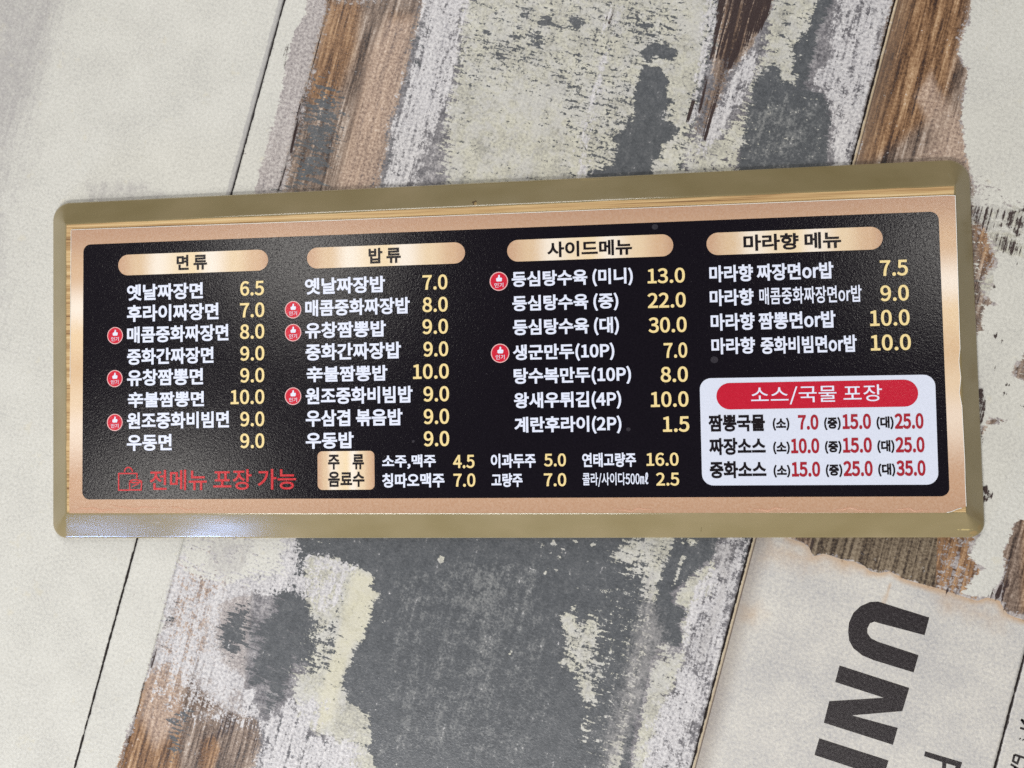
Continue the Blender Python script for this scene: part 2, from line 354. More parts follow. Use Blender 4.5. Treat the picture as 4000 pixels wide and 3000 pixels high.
["beige",-0.12,3.7,"p",0.0,[[367.6,392.9],[374.3,395.5],[377.2,388.5],[385.8,383.8],[390.3,382.6],[406.4,385.2],[412.1,378.9],[417.2,367.0],[418.1,355.3],[421.4,346.3],[423.6,333.8],[369.2,320.9],[367.5,331.5],[370.4,340.9],[366.6,355.4],[366.7,367.5],[367.2,381.8]]],
["beige",-0.5,1.85,"l",3.17,[[392.3,450.9],[391.6,444.1],[392.3,415.9],[391.5,400.4],[391.7,383.0]]],
["beige",-0.2,2.64,"l",4.58,[[386.2,418.9],[385.9,410.1],[386.8,396.1]]],
["beige",1.1,2.9,"p",0.0,[[156.1,4.7],[178.2,7.5],[192.6,5.9],[200.1,6.0],[203.9,4.0],[206.6,1.7],[204.7,-3.0],[213.2,-6.7],[209.9,-13.9],[211.3,-22.9],[209.8,-32.7],[209.9,-40.9],[206.8,-45.0],[207.0,-57.4],[203.9,-65.6],[206.6,-75.1],[210.4,-81.2],[226.6,-85.5],[229.9,-93.7],[234.0,-100.7],[230.4,-106.9],[236.8,-111.1],[247.5,-134.3],[210.4,-146.3],[206.7,-106.2],[195.8,-109.6],[181.2,-103.8],[160.4,-68.5],[169.0,-44.9],[158.1,-6.2]]],
["yellow",1.2,7.04,"p",0.0,[[190.2,3.1],[205.8,4.6],[211.3,-7.3],[212.7,-31.8],[205.5,-44.3],[203.9,-65.6],[205.0,-96.3],[193.9,-110.2],[190.5,-90.5],[190.4,-59.3],[192.0,-38.0],[190.2,-12.5]]],
["beige",0.55,4.22,"p",0.0,[[149.1,-36.2],[162.3,-36.5],[189.4,-32.6],[196.3,-57.5],[189.1,-70.1],[169.1,-76.3],[152.5,-79.3]]],
["beige",0.68,3.7,"p",0.0,[[332.2,14.3],[339.2,18.4],[342.6,13.4],[349.0,19.3],[360.1,26.7],[360.8,43.0],[362.5,55.6],[358.0,57.3],[351.3,56.3],[350.4,67.2],[358.3,71.5],[367.4,79.1],[376.1,75.6],[377.5,54.9],[371.3,26.0],[369.7,5.4],[370.0,-10.5],[369.7,-24.7],[368.5,-35.1],[367.9,-44.3],[368.9,-63.0],[364.0,-59.5],[361.5,-35.2],[354.4,-27.4],[346.1,-18.9],[340.2,-15.6],[338.1,-0.1]]],
["beige",1.0,3.17,"p",0.0,[[332.2,14.3],[339.2,18.4],[342.2,7.2],[339.0,0.2]]],
["beige",1.0,3.7,"p",0.0,[[354.4,-27.4],[367.3,-15.4],[368.5,-35.1],[361.3,-34.3]]],
["beige",1.3,1.32,"p",0.0,[[249.1,27.8],[248.6,25.3],[246.2,24.0],[243.6,25.6],[243.8,28.3],[246.4,30.0]]],
["beige",1.3,1.32,"p",0.0,[[316.6,39.1],[316.3,37.6],[315.0,36.9],[313.5,37.9],[313.6,39.4],[315.1,40.4]]],
["beige",1.3,1.32,"p",0.0,[[322.8,50.1],[322.5,48.6],[321.2,47.9],[319.7,48.8],[319.8,50.4],[321.3,51.4]]],
["beige",1.3,1.32,"p",0.0,[[322.5,41.8],[322.3,40.8],[321.3,40.3],[320.3,41.0],[320.4,42.1],[321.4,42.7]]],
["beige",1.3,1.32,"p",0.0,[[317.3,58.6],[317.0,56.9],[315.3,56.0],[313.6,57.1],[313.7,59.0],[315.5,60.2]]],
["beige",1.3,1.32,"p",0.0,[[323.5,55.9],[323.2,54.7],[322.2,54.1],[321.0,54.9],[321.1,56.1],[322.2,56.9]]],
["beige",1.3,1.32,"p",0.0,[[329.8,63.3],[329.5,61.9],[328.3,61.3],[327.0,62.1],[327.1,63.6],[328.4,64.4]]],
["beige",1.3,1.32,"p",0.0,[[341.7,64.7],[341.4,63.2],[340.1,62.5],[338.6,63.4],[338.7,65.0],[340.2,65.9]]],
["beige",1.3,1.32,"p",0.0,[[309.7,54.9],[309.4,53.6],[308.2,52.9],[306.8,53.8],[306.9,55.2],[308.3,56.1]]],
["beige",1.3,1.32,"p",0.0,[[340.0,23.2],[339.7,21.9],[338.5,21.2],[337.2,22.1],[337.3,23.5],[338.6,24.3]]],
["beige",1.3,1.32,"p",0.0,[[338.1,33.8],[338.0,32.9],[337.2,32.5],[336.3,33.0],[336.3,34.0],[337.2,34.5]]],
["beige",1.3,1.32,"p",0.0,[[341.8,-15.1],[341.5,-16.6],[340.2,-17.4],[338.7,-16.4],[338.8,-14.9],[340.3,-13.9]]],
["beige",1.3,1.32,"p",0.0,[[307.9,-18.9],[307.6,-20.1],[306.5,-20.7],[305.4,-19.9],[305.4,-18.7],[306.6,-17.9]]],
["beige",1.3,1.32,"p",0.0,[[221.2,-23.0],[220.9,-24.1],[219.9,-24.6],[218.9,-24.0],[218.9,-22.8],[220.0,-22.1]]],
["beige",1.3,1.32,"p",0.0,[[316.3,51.7],[316.1,50.7],[315.1,50.2],[314.1,50.9],[314.2,52.0],[315.2,52.6]]],
["beige",1.3,1.32,"p",0.0,[[340.1,53.1],[339.9,52.2],[339.1,51.7],[338.2,52.3],[338.3,53.3],[339.1,53.8]]],
["scuff",1.3,1.58,"l",1.41,[[288.1,18.5],[284.4,-2.0],[276.9,-27.8],[274.2,-52.2],[261.3,-77.7],[249.3,-94.8],[238.8,-110.4]]],
["scuff",1.1,1.58,"l",1.23,[[257.7,19.8],[258.2,2.5],[260.5,-17.4],[262.8,-37.2],[261.1,-50.1]]],
["scuff",0.25,10.56,"p",0.0,[[215.9,10.7],[313.6,49.4],[338.5,-24.2],[339.4,-84.4],[283.2,-104.0],[247.5,-103.6],[223.9,-49.1]]],
["scuff",0.55,8.8,"p",0.0,[[262.6,28.4],[292.4,33.1],[292.3,14.6],[282.0,-4.8],[264.0,4.2]]],
["beige",0.85,2.64,"p",0.0,[[372.1,87.7],[389.1,92.5],[389.3,75.3],[387.8,58.9],[389.1,32.1],[390.3,11.6],[390.0,-10.6],[390.8,-41.1],[395.6,-82.5],[384.4,-86.1],[381.8,-25.5],[377.1,17.4],[375.1,41.5],[374.2,61.0]]],
["beige",1.1,2.64,"p",0.0,[[393.7,84.0],[403.9,84.5],[404.8,81.0],[395.2,80.7]]],
["beige",1.2,1.58,"l",2.11,[[397.7,73.4],[396.9,62.7],[396.2,52.7]]],
["beige",1.0,3.17,"p",0.0,[[398.8,48.5],[405.7,63.5],[411.4,69.4],[416.9,78.4],[423.9,58.4],[408.0,36.5],[406.9,31.3],[412.7,15.9],[395.5,0.9],[397.5,-20.6],[398.3,-51.0],[403.5,-79.9],[411.3,-77.4],[409.8,-35.1],[416.1,14.5],[412.4,37.9],[410.7,39.8],[400.6,41.7]]],
["beige",0.55,3.17,"p",0.0,[[393.1,14.9],[403.2,17.9],[407.3,6.9],[397.2,-1.1]]],
["white",0.95,10.56,"p",0.0,[[120.9,441.6],[162.9,450.0],[164.8,396.0],[170.2,342.9],[174.3,307.8],[185.5,260.1],[140.8,249.3],[139.1,278.4],[135.3,302.1],[138.1,317.6],[137.6,342.0],[136.2,372.5]]],
["white",-0.4,13.2,"p",0.0,[[166.7,302.4],[178.2,326.7],[205.9,265.0],[161.6,254.3]]],
["white",0.7,7.92,"p",0.0,[[257.8,415.8],[266.1,417.5],[269.5,365.1],[270.0,336.9],[275.6,295.8],[266.8,283.1],[261.1,324.2],[262.9,363.6]]],
["white",0.78,4.22,"p",0.0,[[315.7,445.6],[324.1,447.4],[328.0,430.6],[331.7,403.8],[333.0,379.2],[334.8,355.7],[332.8,340.8],[327.9,343.2],[326.8,363.9],[324.4,386.1],[322.8,408.5]]],
["white",0.68,5.28,"p",0.0,[[339.1,345.8],[342.1,363.8],[347.3,389.4],[357.1,403.8],[363.4,408.6],[364.9,386.4],[361.2,368.2],[353.6,345.6],[346.7,326.6],[336.2,327.6]]],
["white",0.82,4.22,"p",0.0,[[399.6,456.8],[437.0,464.6],[436.1,453.6],[436.6,421.2],[437.2,378.1],[437.7,337.2],[424.1,333.9],[422.4,346.5],[418.6,355.4],[417.4,367.0],[412.1,378.9],[406.4,385.2],[396.7,386.3],[398.1,393.1],[403.9,403.1],[406.6,416.8],[401.6,424.4],[402.8,440.0]]],
["white",0.55,7.92,"p",0.0,[[404.8,440.4],[417.2,440.9],[419.9,421.9],[420.3,395.9],[412.9,392.1],[413.1,416.1]]],
["beige",0.12,4.75,"p",0.0,[[351.5,40.2],[373.3,56.7],[388.7,31.2],[386.0,-71.1],[372.3,-75.5],[364.2,-26.4]]],
["scuff",0.3,10.56,"p",0.0,[[361.4,371.7],[411.1,383.0],[422.8,336.9],[371.4,324.7]]],
["scuff",1.0,1.41,"l",1.58,[[377.2,388.5],[376.9,373.1],[375.0,347.5]]],
["scuff",1.0,1.41,"l",1.58,[[385.8,383.8],[385.6,359.7]]],
["grit",1.3,1.76,"p",0.0,[[395.3,94.3],[435.5,105.8],[441.2,-67.7],[404.6,-79.6]]],
["white",0.8,5.28,"p",0.0,[[412.1,99.1],[434.4,105.5],[434.9,96.5],[437.7,-54.5],[437.9,-68.8],[404.6,-79.6],[403.9,-30.9],[414.5,11.6],[408.0,36.5],[408.6,52.7],[416.9,78.4]]],
["white",0.6,5.28,"p",0.0,[[426.2,12.7],[434.5,17.6],[436.5,-8.5],[435.3,-45.3],[428.9,-57.4],[424.7,-18.3]]],
["white",1.05,5.28,"p",0.0,[[74.1,7.6],[145.1,27.9],[150.2,13.5],[150.7,2.1],[156.5,-8.8],[166.8,-6.8],[176.1,3.2],[187.2,-10.3],[179.0,-27.3],[163.4,-25.7],[155.8,-25.8],[130.2,-32.4],[111.1,-43.3],[109.0,-63.0],[114.5,-78.3],[129.5,-84.2],[140.7,-85.0],[142.4,-90.8],[150.3,-103.0],[160.0,-106.3],[168.2,-89.1],[179.0,-88.9],[195.7,-86.8],[195.7,-109.7],[226.0,-103.2],[233.8,-138.8],[165.6,-160.9],[160.1,-126.1],[153.8,-115.5],[131.7,-115.1],[114.3,-120.6],[97.9,-114.1],[83.6,-91.9],[70.9,-106.5],[70.3,-81.0],[69.2,-53.6],[68.8,-24.9]]],
["white",0.3,10.56,"p",0.0,[[67.7,-126.6],[76.2,-97.4],[88.8,-90.3],[104.0,-96.3],[129.5,-107.4],[153.6,-107.2],[161.1,-125.8],[133.6,-121.9],[112.4,-125.4],[91.8,-131.8]]],
["wood",1.1,10.56,"p",0.0,[[67.7,-126.6],[76.2,-97.4],[88.8,-90.3],[104.0,-96.3],[129.5,-107.4],[153.6,-107.2],[161.1,-125.8],[133.6,-121.9],[112.4,-125.4],[91.8,-131.8]]],
["white",0.45,4.22,"p",0.0,[[126.9,-106.1],[141.6,-103.6],[153.8,-115.5],[133.6,-121.9],[121.5,-118.3]]],
["white",0.62,6.34,"p",0.0,[[66.2,-47.1],[82.5,-41.2],[83.6,-64.3],[82.5,-88.0],[73.2,-90.8],[68.4,-66.7]]],
["white",0.6,5.28,"p",0.0,[[103.5,-1.0],[119.9,3.8],[120.3,-13.1],[108.5,-18.6]]],
["white",0.62,4.75,"p",0.0,[[164.3,2.9],[182.8,6.2],[189.6,-17.9],[182.2,-26.4],[167.2,-30.8],[157.4,-19.1]]],
["beige",-0.5,2.64,"p",0.0,[[112.3,-47.2],[117.6,-42.5],[125.5,-39.0],[132.8,-45.3],[131.5,-56.2],[133.2,-66.3],[128.4,-80.4],[118.6,-77.0],[112.8,-72.4],[109.0,-63.0],[112.4,-55.6]]],
["white",-0.25,6.86,"p",0.0,[[112.3,-47.2],[117.6,-42.5],[125.5,-39.0],[132.8,-45.3],[131.5,-56.2],[133.2,-66.3],[128.4,-80.4],[118.6,-77.0],[112.8,-72.4],[109.0,-63.0],[112.4,-55.6]]],
["wood",1.0,10.56,"p",0.0,[[62.7,-23.5],[79.6,-3.6],[104.5,3.5],[117.3,-18.2],[111.1,-43.3],[109.0,-63.0],[115.6,-82.2],[104.0,-96.3],[82.8,-100.7],[70.1,-96.0],[69.9,-64.1]]],
["pale",1.0,10.56,"p",0.0,[[57.8,-14.2],[110.6,5.3],[118.4,-45.4],[115.6,-82.2],[93.7,-99.5],[70.1,-96.0]]],
["white",0.72,8.98,"p",0.0,[[62.7,-23.5],[79.6,-3.6],[104.5,3.5],[117.3,-18.2],[111.1,-43.3],[109.0,-63.0],[115.6,-82.2],[104.0,-96.3],[82.8,-100.7],[70.1,-96.0],[69.9,-64.1]]],
["slate",0.62,6.86,"p",0.0,[[66.2,-47.1],[79.4,-42.1],[81.5,-64.9],[79.3,-84.7],[74.1,-86.3],[69.9,-64.1]]],
["white",-0.5,6.34,"p",0.0,[[141.5,-33.2],[147.1,-30.0],[157.5,-28.0],[165.0,-31.5],[170.7,-36.1],[167.8,-45.3],[169.0,-53.3],[176.1,-55.3],[175.7,-61.7],[167.9,-72.5],[172.0,-79.6],[168.2,-89.1],[164.2,-101.8],[157.9,-106.9],[152.0,-89.9],[142.4,-90.8],[138.6,-81.4],[140.7,-69.2],[135.6,-59.2],[134.9,-48.9],[142.9,-42.3]]],
["beige",-0.5,6.34,"p",0.0,[[141.5,-33.2],[147.1,-30.0],[157.5,-28.0],[165.0,-31.5],[170.7,-36.1],[167.8,-45.3],[169.0,-53.3],[176.1,-55.3],[175.7,-61.7],[167.9,-72.5],[172.0,-79.6],[168.2,-89.1],[164.2,-101.8],[157.9,-106.9],[152.0,-89.9],[142.4,-90.8],[138.6,-81.4],[140.7,-69.2],[135.6,-59.2],[134.9,-48.9],[142.9,-42.3]]],
["slate",1.0,7.92,"p",0.0,[[141.5,-33.2],[147.1,-30.0],[157.5,-28.0],[165.0,-31.5],[170.7,-36.1],[167.8,-45.3],[169.0,-53.3],[176.1,-55.3],[175.7,-61.7],[167.9,-72.5],[172.0,-79.6],[168.2,-89.1],[164.2,-101.8],[157.9,-106.9],[152.0,-89.9],[142.4,-90.8],[138.6,-81.4],[140.7,-69.2],[135.6,-59.2],[134.9,-48.9],[142.9,-42.3]]],
["slate",0.85,6.34,"p",0.0,[[112.3,-47.2],[117.6,-42.5],[125.5,-39.0],[132.8,-45.3],[131.5,-56.2],[133.2,-66.3],[128.4,-80.4],[118.6,-77.0],[112.8,-72.4],[109.0,-63.0],[112.4,-55.6]]],
["white",-0.3,2.64,"p",0.0,[[148.6,15.2],[179.8,24.2],[183.3,11.6],[169.0,8.5],[157.9,9.4],[150.0,10.3]]],
["beige",-0.3,2.64,"p",0.0,[[148.6,15.2],[179.8,24.2],[183.3,11.6],[169.0,8.5],[157.9,9.4],[150.0,10.3]]],
["white",0.45,4.22,"p",0.0,[[153.1,7.0],[173.3,8.7],[194.6,9.6],[193.6,-2.1],[167.1,-7.8],[155.4,-4.9]]],
["slate",0.9,1.58,"l",1.58,[[169.7,-102.2],[170.3,-119.7],[171.3,-142.4]]],
["white",0.15,1.58,"l",1.58,[[169.7,-102.2],[170.3,-119.7],[171.3,-142.4]]],
["slate",0.9,1.58,"l",1.58,[[179.5,-88.7],[180.4,-109.3],[180.2,-139.5]]],
["white",0.15,1.58,"l",1.58,[[179.5,-88.7],[180.4,-109.3],[180.2,-139.5]]],
["slate",0.9,1.58,"l",1.58,[[190.1,-95.8],[190.7,-111.2],[190.2,-136.3]]],
["white",0.15,1.58,"l",1.58,[[190.1,-95.8],[190.7,-111.2],[190.2,-136.3]]],
["slate",0.9,1.58,"l",1.58,[[203.1,-109.4],[204.4,-129.3]]],
["white",0.15,1.58,"l",1.58,[[203.1,-109.4],[204.4,-129.3]]],
["cream",1.5,2.11,"p",0.0,[[-408.1,456.7],[37.3,406.1],[37.6,369.0],[38.1,228.3],[37.9,-20.1],[37.5,-182.7],[65.2,-336.3],[-137.0,-407.6]]],
["cream",1.3,2.82,"p",0.0,[[35.0,405.7],[51.2,409.0],[53.9,372.5],[56.0,362.2],[51.6,351.4],[50.8,337.9],[51.7,322.0],[52.9,314.3],[54.2,296.7],[54.2,280.6],[53.2,260.9],[53.9,238.9],[54.5,221.2],[78.4,-7.2],[68.9,-24.8],[69.5,-42.9],[69.1,-53.7],[72.8,-73.8],[70.3,-81.1],[70.4,-92.7],[70.1,-107.8],[70.3,-120.5],[70.2,-135.4],[67.3,-144.8],[67.0,-171.5],[71.7,-226.0],[36.1,-237.8],[37.9,-20.1],[38.1,228.3],[37.6,369.0]]],
["cream",0.75,8.8,"p",0.0,[[62.0,6.9],[139.3,28.9],[147.5,-13.6],[111.7,-33.1],[74.1,-35.1]]],
["cream",1.4,2.99,"p",0.0,[[479.7,513.8],[631.9,544.5],[714.9,191.0],[587.1,151.3],[585.4,148.7],[584.8,138.0],[582.6,129.0],[586.5,121.8],[586.7,112.3],[581.8,100.3],[565.7,98.0],[574.3,117.0],[565.4,121.5],[565.5,129.9],[568.4,139.1],[565.7,151.8],[553.7,163.2],[534.5,240.8],[537.6,291.5],[531.6,335.0],[523.5,339.7],[516.3,346.3],[509.8,353.2],[505.1,361.6],[498.5,376.1],[493.8,391.0],[491.7,412.0],[491.1,418.2],[482.8,427.1],[482.0,438.8],[483.8,447.6],[482.0,463.3]]],
["cream",0.75,5.28,"p",0.0,[[507.9,361.1],[540.7,348.8],[562.3,317.5],[545.5,310.1],[526.4,305.3],[512.7,335.4]]],
["beige",1.2,10.56,"p",0.0,[[509.6,341.4],[571.3,356.2],[587.2,290.8],[537.1,274.7],[519.0,303.5]]],
["cream",0.3,2.46,"p",0.0,[[523.0,337.9],[534.6,338.7],[550.6,346.2],[554.4,337.2],[540.5,330.5],[526.5,330.4]]],
["cream",0.35,2.11,"p",0.0,[[520.6,328.9],[529.0,332.7],[548.4,317.4],[545.5,310.1],[535.2,314.2],[526.6,317.1]]],
["cream",0.1,2.11,"p",0.0,[[516.5,320.8],[521.4,324.8],[528.1,319.4],[538.5,303.7],[534.5,298.5],[530.0,290.3],[523.7,291.5]]],
["beige",0.0,3.17,"p",0.0,[[516.5,320.8],[521.4,324.8],[528.1,319.4],[538.5,303.7],[534.5,298.5],[530.0,290.3],[523.7,291.5]]],
["cream",0.1,2.11,"p",0.0,[[528.2,281.4],[537.5,281.0],[544.5,279.3],[543.8,277.0],[535.1,274.8],[530.1,273.5]]],
["beige",0.0,3.17,"p",0.0,[[528.2,281.4],[537.5,281.0],[544.5,279.3],[543.8,277.0],[535.1,274.8],[530.1,273.5]]],
["cream",0.1,2.11,"p",0.0,[[532.1,265.6],[539.3,263.2],[538.9,259.6],[533.9,258.3]]],
["beige",0.0,3.17,"p",0.0,[[532.1,265.6],[539.3,263.2],[538.9,259.6],[533.9,258.3]]],
["cream",0.1,2.11,"p",0.0,[[565.6,253.3],[562.9,247.0],[560.6,238.0],[565.8,235.2],[576.2,235.2],[570.8,257.4]]],
["beige",0.0,3.17,"p",0.0,[[565.6,253.3],[562.9,247.0],[560.6,238.0],[565.8,235.2],[576.2,235.2],[570.8,257.4]]],
["cream",0.1,2.11,"p",0.0,[[555.3,208.7],[566.7,210.4],[567.7,206.5],[561.4,205.5],[557.0,202.2],[555.5,192.1],[551.7,199.4]]],
["beige",0.0,3.17,"p",0.0,[[555.3,208.7],[566.7,210.4],[567.7,206.5],[561.4,205.5],[557.0,202.2],[555.5,192.1],[551.7,199.4]]],
["dark",0.85,1.58,"l",2.46,[[516.5,334.2],[525.7,334.3],[533.8,333.5],[544.3,340.2]]],
["dark",0.85,1.58,"l",2.46,[[521.7,329.1],[530.5,325.6],[537.6,328.8],[545.4,323.7]]],
["dark",0.85,1.58,"l",2.82,[[516.7,327.9],[525.8,323.1]]],
["dark",0.85,1.58,"l",1.58,[[534.0,316.6],[546.5,314.1]]],
["dark",0.85,1.58,"l",1.41,[[534.8,289.4],[541.0,288.2]]],
["dark",0.85,1.58,"l",1.06,[[543.7,288.1],[547.1,287.6]]],
["dark",0.85,1.58,"l",2.11,[[540.1,259.9],[547.6,258.6]]],
["dark",0.85,1.58,"l",1.76,[[551.4,256.6],[553.0,255.6]]],
["dark",0.85,1.58,"l",1.76,[[548.4,306.2],[550.5,303.2]]],
["dark",0.85,1.58,"l",1.76,[[557.9,225.0],[565.8,224.8]]],
["dark",0.85,1.58,"l",1.76,[[570.7,220.6],[574.7,220.2]]],
["dark",0.85,1.58,"l",1.41,[[560.3,231.0],[563.1,230.3]]],
["dark",0.85,1.58,"l",1.23,[[551.0,239.7],[551.1,237.6]]],
["dark",0.85,1.58,"l",4.58,[[546.5,223.1],[550.0,214.3],[550.5,204.6]]],
["dark",0.85,1.58,"l",1.58,[[553.0,199.7],[555.5,192.1]]],
["dark",0.85,1.58,"l",1.23,[[556.5,185.4],[560.4,185.8]]],
["dark",0.85,1.58,"l",4.58,[[562.9,164.9],[568.1,162.2],[565.4,157.3]]],
["dark",0.85,1.58,"l",1.58,[[524.1,308.6],[531.8,309.7]]],
["grime",0.75,19.36,"p",0.0,[[-227.9,371.3],[-123.6,392.3],[-116.3,298.1],[-120.7,243.6],[-127.0,188.7],[-162.1,153.4]]],
["grime",0.35,21.12,"p",0.0,[[-178.4,207.2],[-120.3,228.4],[-85.7,77.7],[-130.0,47.1]]],
["grime",0.3,10.56,"p",0.0,[[-61.9,340.3],[-49.0,350.6],[-52.4,334.8],[-57.8,326.0]]],
["grime",0.45,4.58,"p",0.0,[[-71.1,213.4],[-28.1,223.7],[1.3,217.6],[-8.2,209.7],[-65.9,195.8]]],
["grime",0.7,1.76,"l",0.88,[[-16.8,-71.1],[-15.6,-78.1]]],
["grime",0.55,7.04,"p",0.0,[[367.4,79.1],[379.0,68.4],[377.7,-2.2],[378.9,-81.8],[393.5,-77.1],[400.3,24.7]]],
["grime",0.6,5.28,"p",0.0,[[411.7,86.7],[431.2,94.8],[429.8,35.7],[426.9,0.7],[417.7,22.3],[423.9,58.4]]],
["grime",0.55,4.22,"p",0.0,[[88.4,-4.7],[119.9,4.4],[119.3,-20.1],[106.3,-27.5],[89.1,-27.1]]],
["cream",0.28,2.46,"p",0.0,[[507.8,331.4],[516.2,336.3],[528.8,337.9],[545.6,334.9],[547.5,327.0],[530.8,329.9],[520.8,321.8]]],
["dark",0.5,2.46,"p",0.0,[[507.8,331.4],[516.2,336.3],[528.8,337.9],[545.6,334.9],[547.5,327.0],[530.8,329.9],[520.8,321.8]]],
["cream",0.28,2.46,"p",0.0,[[523.7,321.1],[532.1,324.6],[549.8,317.7],[551.7,309.8],[539.7,309.6],[529.4,314.1]]],
["dark",0.5,2.46,"p",0.0,[[523.7,321.1],[532.1,324.6],[549.8,317.7],[551.7,309.8],[539.7,309.6],[529.4,314.1]]],
["cream",0.28,2.11,"p",0.0,[[523.7,291.5],[530.5,293.3],[532.6,274.1],[527.9,277.1]]],
["dark",0.5,2.11,"p",0.0,[[523.7,291.5],[530.5,293.3],[532.6,274.1],[527.9,277.1]]],
["slate",0.9,5.28,"p",0.0,[[519.2,328.5],[541.6,334.0],[551.1,312.4],[531.3,311.7]]],
["grime",0.6,4.22,"p",0.0,[[507.0,351.0],[519.1,339.8],[525.4,330.0],[516.1,324.9]]],
["grime",0.4,2.82,"p",0.0,[[542.7,233.3],[549.9,225.4],[553.5,211.0],[549.2,207.1]]],
["paper",1.4,0.88,"p",0.0,[[428.8,103.9],[446.5,109.0],[457.0,102.5],[466.0,101.8],[471.1,100.2],[473.1,97.8],[474.7,95.2],[477.8,96.7],[480.8,98.8],[485.4,98.9],[493.8,98.1],[500.4,99.3],[507.7,97.6],[510.5,95.8],[516.1,96.4],[522.2,99.4],[530.8,97.2],[537.6,97.0],[546.7,97.1],[552.3,97.3],[566.0,96.3],[576.2,96.1],[580.8,99.8],[588.6,100.0],[593.3,94.3],[599.3,92.6],[614.7,92.5],[657.6,94.9],[696.2,-65.4],[414.1,-161.7]]],
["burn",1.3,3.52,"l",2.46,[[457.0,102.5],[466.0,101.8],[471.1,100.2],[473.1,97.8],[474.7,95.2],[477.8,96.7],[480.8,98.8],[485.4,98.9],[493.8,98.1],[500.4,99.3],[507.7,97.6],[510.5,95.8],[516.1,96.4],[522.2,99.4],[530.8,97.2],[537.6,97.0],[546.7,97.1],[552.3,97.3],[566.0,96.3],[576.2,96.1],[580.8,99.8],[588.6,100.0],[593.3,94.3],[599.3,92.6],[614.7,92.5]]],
["dark",1.0,0.88,"l",0.88,[[471.1,100.2],[473.1,97.8],[474.7,95.2]]],
["dark",0.8,0.88,"l",0.7,[[474.7,95.2],[474.6,90.9]]],
["dark",0.7,2.82,"p",0.0,[[581.7,100.9],[585.4,108.5],[588.4,114.1],[590.7,118.3],[594.7,111.2],[592.4,107.0],[593.2,99.0],[598.0,93.3],[593.4,93.8],[588.6,100.0]]],
["dark",0.55,3.17,"p",0.0,[[553.3,97.8],[564.0,99.8],[566.0,96.3],[555.9,96.2]]],
["dark",0.5,2.46,"p",0.0,[[455.4,106.6],[471.8,111.3],[480.8,98.8],[474.7,95.2],[471.1,100.2]]],
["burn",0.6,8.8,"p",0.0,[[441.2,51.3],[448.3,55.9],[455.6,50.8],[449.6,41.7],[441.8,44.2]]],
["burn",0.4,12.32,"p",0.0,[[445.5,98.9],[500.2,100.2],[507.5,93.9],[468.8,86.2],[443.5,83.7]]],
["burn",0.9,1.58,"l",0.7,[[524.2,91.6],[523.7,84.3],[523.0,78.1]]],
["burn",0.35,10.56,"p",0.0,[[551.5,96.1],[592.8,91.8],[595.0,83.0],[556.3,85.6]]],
["dark",1.0,0.88,"l",1.58,[[68.6,381.1],[70.0,335.3],[69.4,303.8]]],
["dark",1.15,1.23,"l",2.46,[[69.3,300.1],[70.3,280.1],[71.7,267.0]]],
["dark",0.9,1.41,"l",2.46,[[70.4,256.2],[70.3,239.7]]],
["dark",0.75,1.58,"l",2.11,[[72.5,-87.3],[72.3,-99.2]]],
["dark",0.8,1.41,"l",1.41,[[70.7,-112.4],[70.4,-136.0]]],
["slate",0.45,5.28,"p",0.0,[[422.4,99.2],[443.8,105.4],[450.4,66.9],[442.3,47.7]]],
["dark",0.9,1.06,"l",1.76,[[49.3,338.4],[49.9,329.7],[51.2,321.9]]]]
LAYERS = ('grit', 'wood', 'warm', 'pale', 'grain', 'slate', 'scuff', 'beige', 'yellow', 'white', 'cream', 'grime', 'paper', 'burn', 'dark')
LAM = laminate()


def seg_dist(px, py, a, b):
    vx, vy = b[0] - a[0], b[1] - a[1]
    L = vx * vx + vy * vy + 1e-9
    k = np.clip(((px - a[0]) * vx + (py - a[1]) * vy) / L, 0, 1)
    return np.hypot(px - a[0] - k * vx, py - a[1] - k * vy)


def paint(px, py):
    F = {k: np.full(px.shape, -0.4) for k in LAYERS}
    for layer, level, w, kind, th, pts in PRINT:
        pts = np.array(pts)
        R = w + th + 1
        lo, hi = pts.min(0) - R, pts.max(0) + R
        ix = np.nonzero((px > lo[0]) & (px < hi[0]) & (py > lo[1]) & (py < hi[1]))[0]
        if not len(ix):
            continue
        x, y = px[ix], py[ix]
        d = np.full(x.shape, 1e9)
        n = len(pts)
        inside = np.zeros(x.shape, bool)
        for i in range(n if kind == 'p' else n - 1):
            a, b = pts[i], pts[(i + 1) % n]
            d = np.minimum(d, seg_dist(x, y, a, b))
            if kind == 'p' and a[1] != b[1]:
                c = (a[1] > y) != (b[1] > y)
                inside ^= c & (x < (b[0] - a[0]) * (y - a[1]) / (b[1] - a[1]) + a[0])
        sd = np.where(inside, d, -d) if kind == 'p' else th / 2 - d
        k = np.clip(0.5 + sd / (2 * w), 0, 1)
        f = F[layer]
        f[ix] = f[ix] * (1 - k) + level * k
    return F


def obj(name, verts, faces, mats, parent=None, smooth=False, mat_idx=None):
    me = bpy.data.meshes.new(name)
    me.from_pydata([tuple(v) for v in verts], [], faces)
    for mt in (mats if isinstance(mats, (list, tuple)) else [mats]):
        me.materials.append(mt)
    if mat_idx is not None:
        me.polygons.foreach_set('material_index', mat_idx)
    if smooth:
        me.polygons.foreach_set('use_smooth', [True] * len(me.polygons))
    me.update()
    o = bpy.data.objects.new(name, me)
    col.objects.link(o)
    o.parent = parent
    return o


